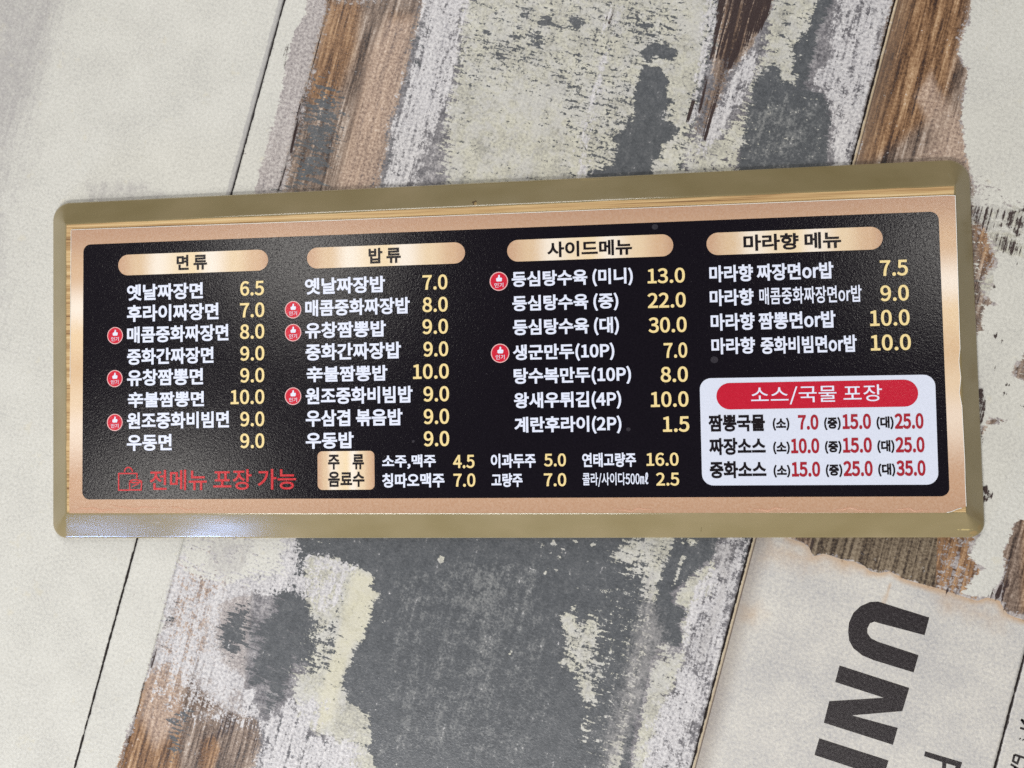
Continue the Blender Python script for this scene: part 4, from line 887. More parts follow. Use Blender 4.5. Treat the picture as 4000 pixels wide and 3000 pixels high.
# --------------------------------------------------------------- lettering
# outline data of the letter shapes: [advance, contours]; a contour is a list
# of relative segments (2 numbers: line, 6 numbers: curve), 700 units per em
GLYPHS = {
"(":[236,"167 -137,40 17,-61 100 -89 219 -89 338,0 118 28 236 89 337,-40 18,-64 -105 -103 -218 -103 -355,0 -138 39 -251 103 -355"],
")":[236,"69 -137,65 104 103 217 103 355,0 137 -38 250 -103 355,-40 -18,61 -101 91 -219 91 -337,0 -119 -30 -238 -91 -338"],
",":[194,"53 -133,63 27 102 79 102 146,0 47 -21 75 -54 75,-26 0 -48 -17 -48 -45,0 -28 21 -44 46 -44,8 0,-1 -42 -26 -75 -70 -94"],
".":[194,"97 -9,26 0 47 20 47 48,0 30 -21 49 -47 49,-26 0 -46 -19 -46 -49,0 -28 20 -48 46 -48"],
"/":[274,"8 -125,47 0,209 681,-46 0"],
"0":[388,"195 -9,97 0 159 88 159 267,0 178 -62 264 -159 264,-98 0 -160 -86 -160 -264,0 -179 62 -267 160 -267;195 43,-58 0 -98 65 -98 215,0 150 40 214 98 214,58 0 98 -64 98 -214,0 -150 -40 -215 -98 -215"],
"1":[388,"62 0,281 0,0 53,-103 0,0 460,-49 0,-28 -16 -61 -28 -106 -36,0 -41,91 0,0 -383,-114 0"],
"2":[388,"31 0,323 0,0 55,-143 0,-25 0 -57 -2 -84 -5,121 115 202 219 202 322,0 91 -58 150 -150 150,-65 0 -110 -29 -151 -75,37 -36,29 34 65 60 107 60,63 0 94 -43 94 -102,0 -88 -74 -190 -235 -331"],
"3":[388,"184 -9,92 0 165 55 165 146,0 71 -48 116 -108 131,0 3,55 19 91 61 91 123,0 81 -63 128 -150 128,-59 0 -104 -26 -143 -61,35 -40,29 29 65 50 106 50,54 0 87 -33 87 -82,0 -55 -36 -98 -142 -98,0 -49,119 0 159 -40 159 -103,0 -58 -42 -95 -104 -95,-58 0 -97 28 -127 59,-33 -41,34 -37 84 -71 164 -71"],
"4":[388,"238 0,60 0,0 141,69 0,0 52,-69 0,0 320,-70 0,-214 -330,0 -42,224 0;238 193,-157 0,116 175,42 75,3 0,-4 -93"],
"5":[388,"183 -9,87 0 169 64 169 176,0 113 -70 164 -155 164,-31 0 -54 -8 -77 -21,13 149,193 0,0 54,-249 0,-17 -239,35 -22,29 20 51 30 85 30,64 0 106 -43 106 -117,0 -75 -48 -121 -109 -121,-59 0 -97 27 -126 57,-32 -42,35 -34 84 -68 164 -68"],
"6":[388,"211 -9,80 0 148 67 148 167,0 107 -56 161 -143 161,-40 0 -85 -23 -117 -62,3 159 61 213 133 213,31 0 61 -16 81 -39,36 39,-28 31 -67 52 -120 52,-99 0 -190 -76 -190 -277,0 -169 74 -254 172 -254;101 206,33 48 73 65 104 65,63 0 93 -44 93 -113,0 -70 -38 -117 -87 -117,-65 0 -103 58 -110 165"],
"7":[388,"139 0,66 0,9 201 30 321 151 475,0 38,-322 0,0 -54,250 0,-101 -140 -136 -264 -145 -459"],
"8":[388,"196 -9,96 0 160 58 160 132,0 71 -41 109 -86 135,0 4,30 24 68 70 68 124,0 79 -53 135 -141 135,-79 0 -140 -53 -140 -130,0 -54 32 -93 69 -119,0 -2,-47 -26 -94 -74 -94 -143,0 -79 69 -136 164 -136;197 39,-62 0 -108 39 -108 94,0 49 29 90 71 116,72 -29 136 -54 136 -124,0 -51 -40 -86 -99 -86;231 279,-61 24 -116 51 -116 112,0 49 34 82 82 82,54 0 87 -40 87 -91,0 -37 -19 -72 -53 -103"],
"9":[388,"165 -9,96 0 186 80 186 288,0 163 -74 243 -173 243,-80 0 -147 -66 -147 -166,0 -106 56 -161 141 -161,43 0 87 24 119 62,-5 -159 -63 -213 -129 -213,-33 0 -64 15 -86 39,-35 -40,28 -30 68 -52 124 -52;290 311,-34 -49 -73 -69 -107 -69,-61 0 -92 45 -92 114,0 70 38 117 88 117,65 0 104 -56 111 -162"],
"P":[443,"71 0,64 0,0 204,85 0,113 0 189 50 189 159,0 112 -77 150 -192 150,-146 0;135 257,0 204,74 0,90 0 136 -23 136 -98,0 -74 -43 -106 -134 -106"],
"o":[424,"212 -9,93 0 176 73 176 199,0 127 -83 200 -176 200,-93 0 -176 -73 -176 -200,0 -126 83 -199 176 -199;212 44,-66 0 -110 58 -110 146,0 87 44 146 110 146,66 0 111 -59 111 -146,0 -88 -45 -146 -111 -146"],
"r":[271,"64 0,65 0,0 244,25 65 64 89 95 89,16 0 25 -2 37 -7,12 56,-12 6 -24 8 -41 8,-42 0 -81 -31 -107 -79,-2 0,-6 69,-53 0"],
"㎖":[700,"27 0,56 0,0 282,12 35 26 53 44 53,20 0 28 -21 28 -58,0 -277,48 0,0 282,11 35 23 53 43 53,19 0 30 -18 30 -58,0 -277,55 0,0 287,0 67 -24 102 -63 102,-33 0 -55 -24 -67 -60,-6 37 -23 60 -53 60,-35 0 -55 -21 -68 -55,-3 0,-5 47,-45 0;563 -10,39 0 68 26 90 49,-25 40,-15 -17 -31 -34 -54 -34,-28 0 -49 26 -49 101,0 29,79 82 119 174 119 272,0 78 -37 121 -88 121,-56 0 -98 -50 -98 -170,0 -216,-17 -15 -35 -31 -55 -45,28 -41,28 20,5 -82 51 -126 104 -126;525 259,0 151,0 75 16 108 33 108,16 0 27 -20 27 -71,0 -67 -21 -130 -60 -188"],
"辛":[700,"479 448,-11 -38 -32 -92 -50 -129,-195 0,37 12,-8 30 -29 79 -49 115,-48 -15,19 -35 37 -82 44 -112,-179 0,0 -49,282 0,0 -110,-249 0,0 -50,249 0,0 -166,54 0,0 166,258 0,0 50,-258 0,0 110,287 0,0 49,-181 0,18 34 37 77 53 115;297 576,13 -23 27 -52 37 -77,-246 0,0 -49,530 0,0 49,-226 0,-11 28 -29 65 -46 93"],
"가":[644,"68 511,0 -48,232 0,-13 -150 -100 -271 -261 -352,32 -45,205 102 288 265 288 445;464 579,0 -633,58 0,0 328,101 0,0 48,-101 0,0 257"],
"간":[644,"62 530,0 -48,231 0,-11 -111 -107 -200 -257 -247,24 -47,182 58 296 178 296 342;132 163,0 -204,422 0,0 48,-364 0,0 156;468 579,0 -463,59 0,0 222,93 0,0 49,-93 0,0 192"],
"겹":[644,"498 579,0 -99,-142 0,3 19 5 39 5 60,-285 0,0 -48,222 0,-10 -103 -100 -182 -255 -221,23 -47,140 37 237 107 276 208,156 0,0 -81,-164 0,0 -48,164 0,0 -65,57 0,0 341;146 207,0 -253,409 0,0 253,-57 0,0 -80,-294 0,0 80;204 81,294 0,0 -80,-294 0"],
"계":[644,"62 499,0 -48,186 0,-11 -132 -78 -246 -214 -327,35 -42,119 71 187 167 217 274,104 0,0 -112,-114 0,0 -47,114 0,0 -219,55 0,0 584,-55 0,0 -159,-93 0,6 31 8 63 8 96;518 579,0 -634,55 0,0 634"],
"고":[644,"258 309,0 -226,-223 0,0 -49,572 0,0 49,-292 0,0 226;96 515,0 -47,385 0,0 -15,0 -76 0 -165 -24 -286,59 -7,23 128 23 215 23 293,0 62"],
"과":[644,"36 84,112 0 260 3 391 24,-3 43,-65 -8 -135 -12 -204 -15,0 192,-58 0,0 -194,-133 -2;64 510,0 -48,262 0,0 -51 -2 -127 -19 -233,58 -5,18 117 18 200 18 251,0 35;462 579,0 -634,58 0,0 320,101 0,0 49,-101 0,0 265"],
"국":[644,"95 160,0 -47,385 0,0 -168,59 0,0 215,-189 0,0 115,259 0,0 48,-90 0,16 75 16 132 16 180,0 46,-427 0,0 -48,370 0,0 -47 0 -103 -17 -178,-426 0,0 -48,257 0,0 -115"],
"군":[644,"35 300,0 -47,261 0,0 -152,57 0,0 152,256 0,0 47,-90 0,16 82 16 142 16 195,0 51,-427 0,0 -48,370 0,0 -3,0 -53 0 -113 -17 -195;107 158,0 -199,441 0,0 48,-383 0,0 151"],
"기":[644,"72 511,0 -47,238 0,-12 -152 -98 -272 -267 -353,31 -47,212 103 294 264 294 447;496 579,0 -634,59 0,0 634"],
"김":[644,"76 538,0 -46,228 0,-11 -108 -107 -191 -262 -231,23 -47,186 50 301 163 301 324;145 190,0 -236,409 0,0 236;497 144,0 -143,-295 0,0 143;496 578,0 -357,58 0,0 357"],
"날":[644,"65 339,0 -49,51 0,93 0 188 6 294 28,-7 48,-100 -20 -192 -26 -280 -27,0 212,-58 0;126 1,0 -47,423 0,0 47,-366 0,0 73,344 0,0 155,-402 0,0 -46,343 0,0 -65,-342 0;468 579,0 -319,59 0,0 139,93 0,0 49,-93 0,0 131"],
"뉴":[644,"35 227,0 -48,148 0,0 -234,58 0,0 234,160 0,0 -234,58 0,0 234,148 0,0 48;108 547,0 -229,432 0,0 48,-374 0,0 181"],
"능":[644,"35 282,0 -47,573 0,0 47;321 179,-135 0 -217 -42 -217 -116,0 -73 82 -115 217 -115,135 0 216 42 216 115,0 74 -81 116 -216 116;113 567,0 -211,429 0,0 47,-372 0,0 164;321 132,98 0 158 -24 158 -69,0 -43 -60 -69 -158 -69,-100 0 -159 26 -159 69,0 45 59 69 159 69"],
"니":[644,"75 159,0 -50,52 0,100 0 200 7 311 30,-8 49,-104 -21 -202 -29 -298 -29,0 358,-57 0;496 579,0 -634,57 0,0 634"],
"다":[644,"62 518,0 -415,50 0,119 0 202 3 300 21,-7 50,-93 -17 -173 -22 -285 -22,0 318,236 0,0 48;464 579,0 -634,58 0,0 336,103 0,0 48,-103 0,0 250"],
"대":[644,"57 502,0 -400,42 0,95 0 159 2 234 18,-5 49,-69 -15 -128 -18 -212 -18,0 303,177 0,0 48;373 565,0 -587,54 0,0 299,90 0,0 -332,55 0,0 634,-55 0,0 -254,-90 0,0 240"],
"동":[644,"107 550,0 -210,186 0,0 -73,-258 0,0 -47,573 0,0 47,-259 0,0 73,192 0,0 47,-376 0,0 117,371 0,0 46;321 174,-135 0 -217 -41 -217 -114,0 -73 82 -114 217 -114,135 0 216 41 216 114,0 73 -81 114 -216 114;321 129,98 0 158 -25 158 -69,0 -44 -60 -68 -158 -68,-100 0 -159 24 -159 68,0 44 59 69 159 69"],
"두":[644,"34 214,0 -48,257 0,0 -219,58 0,0 219,260 0,0 48;113 542,0 -246,423 0,0 47,-364 0,0 151,356 0,0 48"],
"드":[644,"35 80,0 -48,574 0,0 48;108 520,0 -292,435 0,0 47,-378 0,0 198,371 0,0 47"],
"등":[644,"35 278,0 -48,573 0,0 48;321 175,-135 0 -217 -41 -217 -114,0 -73 82 -114 217 -114,135 0 216 41 216 114,0 73 -81 114 -216 114;107 554,0 -216,434 0,0 47,-376 0,0 121,371 0,0 48;321 130,98 0 158 -26 158 -69,0 -44 -60 -69 -158 -69,-100 0 -159 25 -159 69,0 43 59 69 159 69"],
"따":[644,"53 513,0 -402,28 0,39 0 86 1 144 14,-5 48,-41 -9 -78 -12 -109 -13,0 305,103 0,0 48;249 513,0 -402,30 0,66 0 109 2 163 15,-6 48,-42 -10 -81 -14 -130 -14,0 305,111 0,0 48;474 580,0 -635,58 0,0 337,91 0,0 49,-91 0,0 249"],
"라":[644,"60 520,0 -47,228 0,0 -133,-227 0,0 -243,50 0,121 0 205 5 304 23,-6 48,-95 -17 -176 -22 -291 -22,0 147,227 0,0 227;464 579,0 -634,58 0,0 334,103 0,0 49,-103 0,0 251"],
"란":[644,"61 537,0 -48,228 0,0 -88,-227 0,0 -191,50 0,118 0 201 4 301 20,-5 49,-97 -16 -178 -21 -288 -21,0 98,226 0,0 181;136 148,0 -189,419 0,0 48,-360 0,0 141;468 578,0 -466,59 0,0 223,93 0,0 49,-93 0,0 194"],
"량":[644,"61 539,0 -47,228 0,0 -80,-227 0,0 -180,50 0,118 0 201 4 301 22,-5 47,-97 -16 -178 -20 -288 -20,0 87,226 0,0 171;324 177,-129 0 -208 -43 -208 -115,0 -73 79 -115 208 -115,129 0 208 42 208 115,0 72 -79 115 -208 115;324 132,95 0 151 -26 151 -70,0 -44 -56 -70 -151 -70,-94 0 -152 26 -152 70,0 44 58 70 152 70;468 578,0 -383,59 0,0 103,93 0,0 49,-93 0,0 84,93 0,0 49,-93 0,0 98"],
"료":[644,"106 239,0 -48,89 0,0 -119,-160 0,0 -48,574 0,0 48,-155 0,0 119,99 0,0 48,-389 0,0 101,374 0,0 192,-433 0,0 -47,375 0,0 -98,-374 0;252 72,0 119,146 0,0 -119"],
"류":[644,"34 202,0 -47,149 0,0 -210,59 0,0 210,159 0,0 -210,58 0,0 210,150 0,0 47;105 314,0 -48,448 0,0 48,-390 0,0 77,376 0,0 164,-436 0,0 -48,377 0,0 -71,-375 0"],
"마":[644,"60 515,0 -409,291 0,0 409;293 469,0 -316,-176 0,0 316;464 579,0 -634,58 0,0 332,103 0,0 49,-103 0,0 253"],
"만":[644,"61 522,0 -293,291 0,0 293;296 475,0 -199,-178 0,0 199;132 159,0 -200,423 0,0 48,-365 0,0 152;468 579,0 -464,59 0,0 223,93 0,0 49,-93 0,0 192"],
"매":[644,"57 506,0 -390,242 0,0 390;244 459,0 -297,-132 0,0 297;377 566,0 -588,55 0,0 302,86 0,0 -335,56 0,0 634,-56 0,0 -251,-86 0,0 238"],
"맥":[644,"63 525,0 -276,244 0,0 276;253 479,0 -184,-135 0,0 184;144 167,0 -48,367 0,0 -174,58 0,0 222;377 567,0 -361,55 0,0 162,81 0,0 -166,56 0,0 376,-56 0,0 -162,-81 0,0 151"],
"메":[644,"391 566,0 -226,-92 0,0 166,-242 0,0 -390,242 0,0 177,92 0,0 -315,56 0,0 588;244 459,0 -297,-132 0,0 297;518 579,0 -634,56 0,0 634"],
"면":[644,"498 578,0 -110,-145 0,0 56,-289 0,0 -296,289 0,0 56,145 0,0 -168,58 0,0 462;296 477,0 -203,-175 0,0 203;149 158,0 -199,422 0,0 48,-364 0,0 151;353 419,145 0,0 -87,-145 0"],
"물":[644,"106 -2,0 -46,447 0,0 46,-391 0,0 63,372 0,0 143,-185 0,0 61,258 0,0 47,-572 0,0 -47,256 0,0 -61,-187 0,0 -45,373 0,0 -55,-371 0;109 558,0 -193,424 0,0 193;475 512,0 -101,-309 0,0 101"],
"미":[644,"71 517,0 -413,291 0,0 413;306 471,0 -320,-178 0,0 320;495 579,0 -634,58 0,0 634"],
"밥":[644,"61 547,0 -288,293 0,0 288,-57 0,0 -93,-179 0,0 93;118 408,179 0,0 -102,-179 0;127 202,0 -248,400 0,0 248,-59 0,0 -76,-283 0,0 76;185 80,283 0,0 -79,-283 0;468 579,0 -348,59 0,0 153,93 0,0 49,-93 0,0 146"],
"복":[644,"111 564,0 -237,181 0,0 -75,-257 0,0 -48,572 0,0 48,-257 0,0 75,182 0,0 237,-57 0,0 -72,-307 0,0 72;99 143,0 -47,379 0,0 -151,58 0,0 198;168 447,307 0,0 -73,-307 0"],
"볶":[644,"111 567,0 -237,181 0,0 -67,-257 0,0 -47,572 0,0 47,-257 0,0 67,182 0,0 237,-57 0,0 -73,-307 0,0 73;92 159,0 -48,154 0,0 -165,57 0,0 213;168 450,307 0,0 -73,-307 0;333 159,0 -48,149 0,0 -165,58 0,0 213"],
"불":[644,"106 -2,0 -46,447 0,0 46,-391 0,0 61,372 0,0 141,-185 0,0 61,258 0,0 48,-572 0,0 -48,256 0,0 -61,-187 0,0 -44,373 0,0 -55,-371 0;111 569,0 -209,421 0,0 209,-57 0,0 -59,-307 0,0 59;168 466,307 0,0 -61,-307 0"],
"비":[644,"71 525,0 -428,298 0,0 428,-57 0,0 -166,-183 0,0 166;129 312,183 0,0 -166,-183 0;495 579,0 -634,58 0,0 634"],
"빔":[644,"68 546,0 -294,296 0,0 294,-57 0,0 -96,-182 0,0 96;125 403,182 0,0 -104,-182 0;145 176,0 -222,409 0,0 222;497 130,0 -128,-295 0,0 128;496 578,0 -368,58 0,0 368"],
"뽕":[644,"35 259,0 -48,572 0,0 48,-257 0,0 66,205 0,0 237,-56 0,0 -70,-98 0,0 70,-56 0,0 -230,-48 0,0 230,-55 0,0 -70,-99 0,0 70,-55 0,0 -237,204 0,0 -66;321 166,-136 0 -217 -40 -217 -109,0 -71 81 -110 217 -110,135 0 216 39 216 110,0 69 -81 109 -216 109;143 447,99 0,0 -74,-99 0;321 121,99 0 157 -23 157 -64,0 -42 -58 -65 -157 -65,-100 0 -159 23 -159 65,0 41 59 64 159 64;401 447,98 0,0 -74,-98 0"],
"사":[644,"190 525,0 -114,0 -116 -72 -237 -164 -284,36 -46,71 37 129 116 157 210,28 -88 85 -162 154 -198,35 46,-89 45 -161 160 -161 272,0 114;464 579,0 -634,58 0,0 328,103 0,0 50,-103 0,0 256"],
"삼":[644,"190 547,0 -63,0 -96 -62 -181 -158 -216,31 -47,76 30 132 88 158 162,28 -66 82 -118 151 -144,31 46,-92 32 -155 113 -155 200,0 62;129 179,0 -225,398 0,0 225;469 132,0 -131,-283 0,0 131;468 579,0 -370,59 0,0 164,93 0,0 49,-93 0,0 157"],
"새":[644,"168 520,0 -122,0 -108 -52 -222 -140 -273,37 -42,62 37 108 107 131 189,22 -75 65 -139 125 -173,35 45,-84 46 -132 154 -132 258,0 118;378 566,0 -588,55 0,0 299,85 0,0 -332,56 0,0 634,-56 0,0 -255,-85 0,0 242"],
"생":[644,"167 539,0 -85,0 -70 -49 -152 -132 -189,32 -45,61 27 106 80 129 141,22 -55 65 -100 125 -124,31 45,-81 31 -129 102 -129 172,0 85;361 174,-131 0 -212 -42 -212 -114,0 -71 81 -113 212 -113,130 0 211 42 211 113,0 72 -81 114 -211 114;361 129,94 0 153 -25 153 -69,0 -43 -59 -68 -153 -68,-96 0 -154 25 -154 68,0 44 58 69 154 69;377 567,0 -359,55 0,0 153,81 0,0 -173,56 0,0 390,-56 0,0 -169,-81 0,0 158"],
"소":[644,"291 230,0 -154,-256 0,0 -48,574 0,0 48,-261 0,0 154;289 536,0 -48,0 -105 -120 -198 -232 -218,26 -48,97 20 195 85 236 176,42 -91 140 -156 238 -176,25 48,-112 20 -233 113 -233 218,0 48"],
"수":[644,"35 223,0 -49,256 0,0 -229,58 0,0 229,258 0,0 49;291 557,0 -36,0 -90 -111 -166 -227 -183,24 -47,98 16 194 71 234 148,41 -77 135 -132 234 -148,23 47,-115 17 -227 95 -227 183,0 36"],
"스":[644,"35 79,0 -48,574 0,0 48;289 535,0 -48,0 -108 -120 -204 -230 -226,26 -48,96 22 194 90 234 182,42 -92 139 -160 235 -182,27 48,-112 21 -232 118 -232 226,0 48"],
"심":[644,"200 554,0 -62,0 -92 -65 -178 -160 -211,29 -46,75 28 133 86 161 158,28 -68 86 -121 159 -146,28 45,-93 32 -159 111 -159 200,0 62;145 183,0 -229,409 0,0 229;497 136,0 -135,-295 0,0 135;496 578,0 -359,58 0,0 359"],
"연":[644,"208 539,-94 0 -163 -66 -163 -159,0 -93 69 -159 163 -159,54 0 100 23 130 60,160 0,0 -170,58 0,0 467,-58 0,0 -98,-161 0,-30 36 -76 59 -129 59;208 487,61 0 107 -44 107 -107,0 -63 -46 -108 -107 -108,-62 0 -108 45 -108 108,0 63 46 107 108 107;152 159,0 -200,422 0,0 48,-365 0,0 152;498 432,0 -104,-135 0,5 17 7 33 7 52,0 18 -2 36 -8 52"],
"옛":[644,"184 535,-82 0 -143 -62 -143 -151,0 -88 61 -151 143 -151,48 0 88 21 114 55,97 0,0 -77,55 0,0 354,-55 0,0 -86,-96 0,-26 35 -67 56 -115 56;184 486,53 0 92 -42 92 -102,0 -59 -39 -102 -92 -102,-52 0 -91 43 -91 102,0 60 39 102 91 102;329 183,0 -21,0 -83 -102 -151 -213 -168,21 -46,95 16 183 65 221 135,38 -70 127 -119 222 -135,21 46,-111 17 -214 85 -214 168,0 21;395 431,0 -96,-74 0,5 15 7 32 7 49,0 17 -2 33 -7 47;513 579,0 -428,56 0,0 428"],
"오":[644,"35 75,0 -48,574 0,0 48,-260 0,0 132,119 9 202 71 202 165,0 100 -97 166 -230 166,-133 0 -230 -66 -230 -166,0 -94 83 -156 201 -165,0 -132;321 491,101 0 174 -48 174 -119,0 -73 -73 -120 -174 -120,-100 0 -174 47 -174 120,0 71 74 119 174 119"],
"왕":[644,"226 555,-92 0 -156 -46 -156 -116,0 -63 51 -107 129 -115,0 -59,-60 -2 -116 -2 -165 -2,7 -47,110 0 259 2 392 26,-5 42,-54 -8 -113 -13 -171 -16,0 56,76 9 125 53 125 115,0 70 -63 116 -156 116;323 168,-129 0 -207 -41 -207 -111,0 -69 78 -110 207 -110,129 0 207 41 207 110,0 70 -78 111 -207 111;226 511,60 0 102 -28 102 -72,0 -44 -42 -73 -102 -73,-60 0 -101 29 -101 73,0 44 41 72 101 72;323 123,93 0 150 -24 150 -66,0 -41 -57 -65 -150 -65,-94 0 -151 24 -151 65,0 42 57 66 151 66;468 578,0 -404,58 0,0 179,92 0,0 49,-92 0,0 176"],
"우":[644,"34 216,0 -48,257 0,0 -223,58 0,0 223,260 0,0 48;320 554,-132 0 -221 -54 -221 -139,0 -85 89 -139 221 -139,132 0 222 54 222 139,0 85 -90 139 -222 139;320 507,97 0 162 -36 162 -92,0 -56 -65 -92 -162 -92,-97 0 -162 36 -162 92,0 56 65 92 162 92"],
"원":[644,"39 238,175 3,0 -122,58 0,0 125,58 4 117 10 172 19,-4 42,-135 -17 -292 -19 -408 -19;237 553,-92 0 -155 -44 -155 -110,0 -68 63 -110 155 -110,93 0 156 42 156 110,0 66 -63 110 -156 110;121 144,0 -185,448 0,0 48,-390 0,0 137;237 510,59 0 101 -27 101 -67,0 -41 -42 -67 -101 -67,-59 0 -100 26 -100 67,0 40 41 67 100 67;366 204,0 -42,129 0,0 -65,58 0,0 481,-58 0,0 -374"],
"유":[644,"34 218,0 -47,148 0,0 -226,60 0,0 226,158 0,0 -226,59 0,0 226,150 0,0 47;320 554,-132 0 -221 -54 -221 -139,0 -84 89 -137 221 -137,132 0 222 53 222 137,0 85 -90 139 -222 139;320 507,97 0 162 -36 162 -92,0 -55 -65 -90 -162 -90,-97 0 -162 35 -162 90,0 56 65 92 162 92"],
"육":[644,"99 148,0 -47,379 0,0 -156,58 0,0 203,-80 0,0 79,151 0,0 47,-572 0,0 -47,151 0,0 -79;321 564,-137 0 -223 -45 -223 -121,0 -76 86 -122 223 -122,136 0 222 46 222 122,0 76 -86 121 -222 121;321 518,100 0 163 -28 163 -75,0 -47 -63 -75 -163 -75,-100 0 -163 28 -163 75,0 47 63 75 163 75;244 227,154 0,0 -79,-154 0"],
"음":[644,"35 272,0 -48,572 0,0 48;321 565,-137 0 -223 -45 -223 -120,0 -75 86 -119 223 -119,137 0 222 44 222 119,0 75 -85 120 -222 120;105 162,0 -208,432 0,0 208;321 519,100 0 163 -27 163 -74,0 -46 -63 -73 -163 -73,-100 0 -163 27 -163 73,0 47 63 74 163 74;480 116,0 -115,-318 0,0 115"],
"이":[644,"219 530,-94 0 -161 -86 -161 -220,0 -136 67 -222 161 -222,93 0 161 86 161 222,0 134 -68 220 -161 220;219 478,62 0 105 -66 105 -168,0 -103 -43 -170 -105 -170,-62 0 -105 67 -105 170,0 102 43 168 105 168;495 579,0 -634,58 0,0 634"],
"인":[644,"214 534,-94 0 -165 -64 -165 -155,0 -92 71 -156 165 -156,95 0 166 64 166 156,0 91 -71 155 -166 155;214 484,62 0 109 -44 109 -105,0 -62 -47 -105 -109 -105,-61 0 -108 43 -108 105,0 61 47 105 108 105;147 163,0 -204,427 0,0 48,-369 0,0 156;496 578,0 -462,58 0,0 462"],
"장":[644,"50 532,0 -47,141 0,0 -26,0 -90 -64 -172 -159 -205,30 -46,75 27 133 83 159 155,28 -63 82 -112 154 -136,27 45,-92 31 -153 105 -153 188,0 25,140 0,0 47;325 180,-130 0 -209 -43 -209 -116,0 -74 79 -117 209 -117,129 0 207 43 207 117,0 73 -78 116 -207 116;325 134,94 0 150 -26 150 -70,0 -45 -56 -71 -150 -71,-94 0 -151 26 -151 71,0 44 57 70 151 70;468 579,0 -382,59 0,0 173,93 0,0 48,-93 0,0 161"],
"전":[644,"55 527,0 -47,141 0,0 -31,0 -90 -65 -174 -159 -207,30 -47,75 28 133 86 159 158,28 -65 82 -118 153 -144,29 47,-91 32 -153 112 -153 193,0 31,139 0,0 47;152 155,0 -196,422 0,0 48,-365 0,0 148;498 578,0 -174,-128 0,0 -48,128 0,0 -242,58 0,0 464"],
"조":[644,"293 228,0 -153,-258 0,0 -48,574 0,0 48,-258 0,0 153;83 522,0 -49,208 0,0 -13,0 -101 -119 -189 -228 -208,24 -46,96 19 195 83 235 169,41 -86 140 -147 237 -166,24 46,-111 17 -231 104 -231 205,0 13,208 0,0 49"],
"주":[644,"35 218,0 -47,256 0,0 -225,58 0,0 225,258 0,0 47;89 539,0 -46,200 0,0 -4,0 -83 -109 -155 -220 -171,22 -46,98 17 192 69 230 145,38 -76 132 -128 231 -145,22 46,-112 16 -220 88 -220 171,0 4,199 0,0 46"],
"중":[644,"35 283,0 -48,257 0,0 -66,-118 -6 -188 -44 -188 -111,0 -71 81 -111 217 -111,135 0 216 40 216 111,0 67 -70 105 -188 111,0 66,258 0,0 48;88 550,0 -47,196 0,-5 -70 -107 -124 -217 -136,21 -46,105 12 199 59 233 129,35 -70 129 -117 234 -129,21 46,-112 12 -213 66 -217 136,196 0,0 47;321 124,98 0 158 -24 158 -66,0 -42 -60 -66 -158 -66,-100 0 -159 24 -159 66,0 42 59 66 159 66"],
"짜":[644,"254 515,0 -48,46 0,0 -76,0 -73 -10 -173 -60 -240,-51 68 -61 170 -61 240,0 76,47 0,0 48,-180 0,0 -48,78 0,0 -76,0 -91 -21 -212 -98 -270,37 -43,46 37 73 96 88 161,14 -65 41 -128 88 -166,49 37 75 99 89 165,15 -64 42 -123 89 -160,37 43,-77 57 -98 176 -98 270,0 76,72 0,0 48;478 579,0 -634,58 0,0 333,89 0,0 50,-89 0,0 251"],
"짬":[644,"256 534,0 -47,44 0,0 -28,0 -49 -12 -118 -58 -165,-46 48 -58 119 -58 165,0 28,45 0,0 47,-179 0,0 -47,80 0,0 -28,0 -61 -30 -144 -101 -182,31 -43,49 27 79 73 95 122,14 -50 40 -99 87 -128,47 29 73 78 86 128,17 -50 47 -95 96 -122,32 43,-72 37 -101 119 -101 182,0 28,76 0,0 47;131 176,0 -222,408 0,0 222;482 130,0 -129,-294 0,0 129;482 579,0 -372,57 0,0 167,80 0,0 48,-80 0,0 157"],
"창":[644,"193 582,0 -80,-140 0,0 -47,140 0,0 -12,0 -86 -63 -161 -157 -191,28 -45,75 25 132 77 159 145,28 -60 83 -107 155 -129,27 46,-93 27 -154 97 -154 174,0 12,140 0,0 47,-140 0,0 80;325 175,-130 0 -209 -41 -209 -114,0 -72 79 -114 209 -114,129 0 207 42 207 114,0 73 -78 114 -207 114;325 130,94 0 150 -25 150 -69,0 -43 -56 -69 -150 -69,-95 0 -151 26 -151 69,0 44 56 69 151 69;468 579,0 -388,59 0,0 176,93 0,0 48,-93 0,0 164"],
"칭":[644,"207 579,0 -78,-144 0,0 -47,144 0,0 -7,0 -86 -66 -163 -160 -193,29 -46,75 24 133 79 161 148,29 -63 87 -110 161 -133,28 46,-95 27 -162 99 -162 178,0 7,143 0,0 47,-142 0,0 78;344 177,-133 0 -212 -42 -212 -115,0 -73 79 -115 212 -115,131 0 212 42 212 115,0 73 -81 115 -212 115;344 132,96 0 155 -26 155 -70,0 -44 -59 -70 -155 -70,-97 0 -154 26 -154 70,0 44 57 70 154 70;496 578,0 -388,58 0,0 388"],
"콜":[644,"268 380,0 -76,-232 0,0 -46,570 0,0 46,-280 0,0 76;103 560,0 -46,376 0,-1 -52,-390 -12,7 -47,380 19,-2 -24 -5 -49 -11 -77,58 -4,14 76 14 134 14 179,0 40;106 1,0 -46,447 0,0 46,-391 0,0 59,372 0,0 144,-430 0,0 -44,373 0,0 -58,-371 0"],
"콤":[644,"268 358,0 -85,-232 0,0 -47,570 0,0 47,-280 0,0 85;103 557,0 -46,376 0,0 -2,-1 -60,-390 -12,8 -49,379 18,-2 -27 -6 -57 -12 -90,58 -4,16 83 16 145 16 197,0 48;106 162,0 -208,428 0,0 208;478 116,0 -115,-316 0,0 115"],
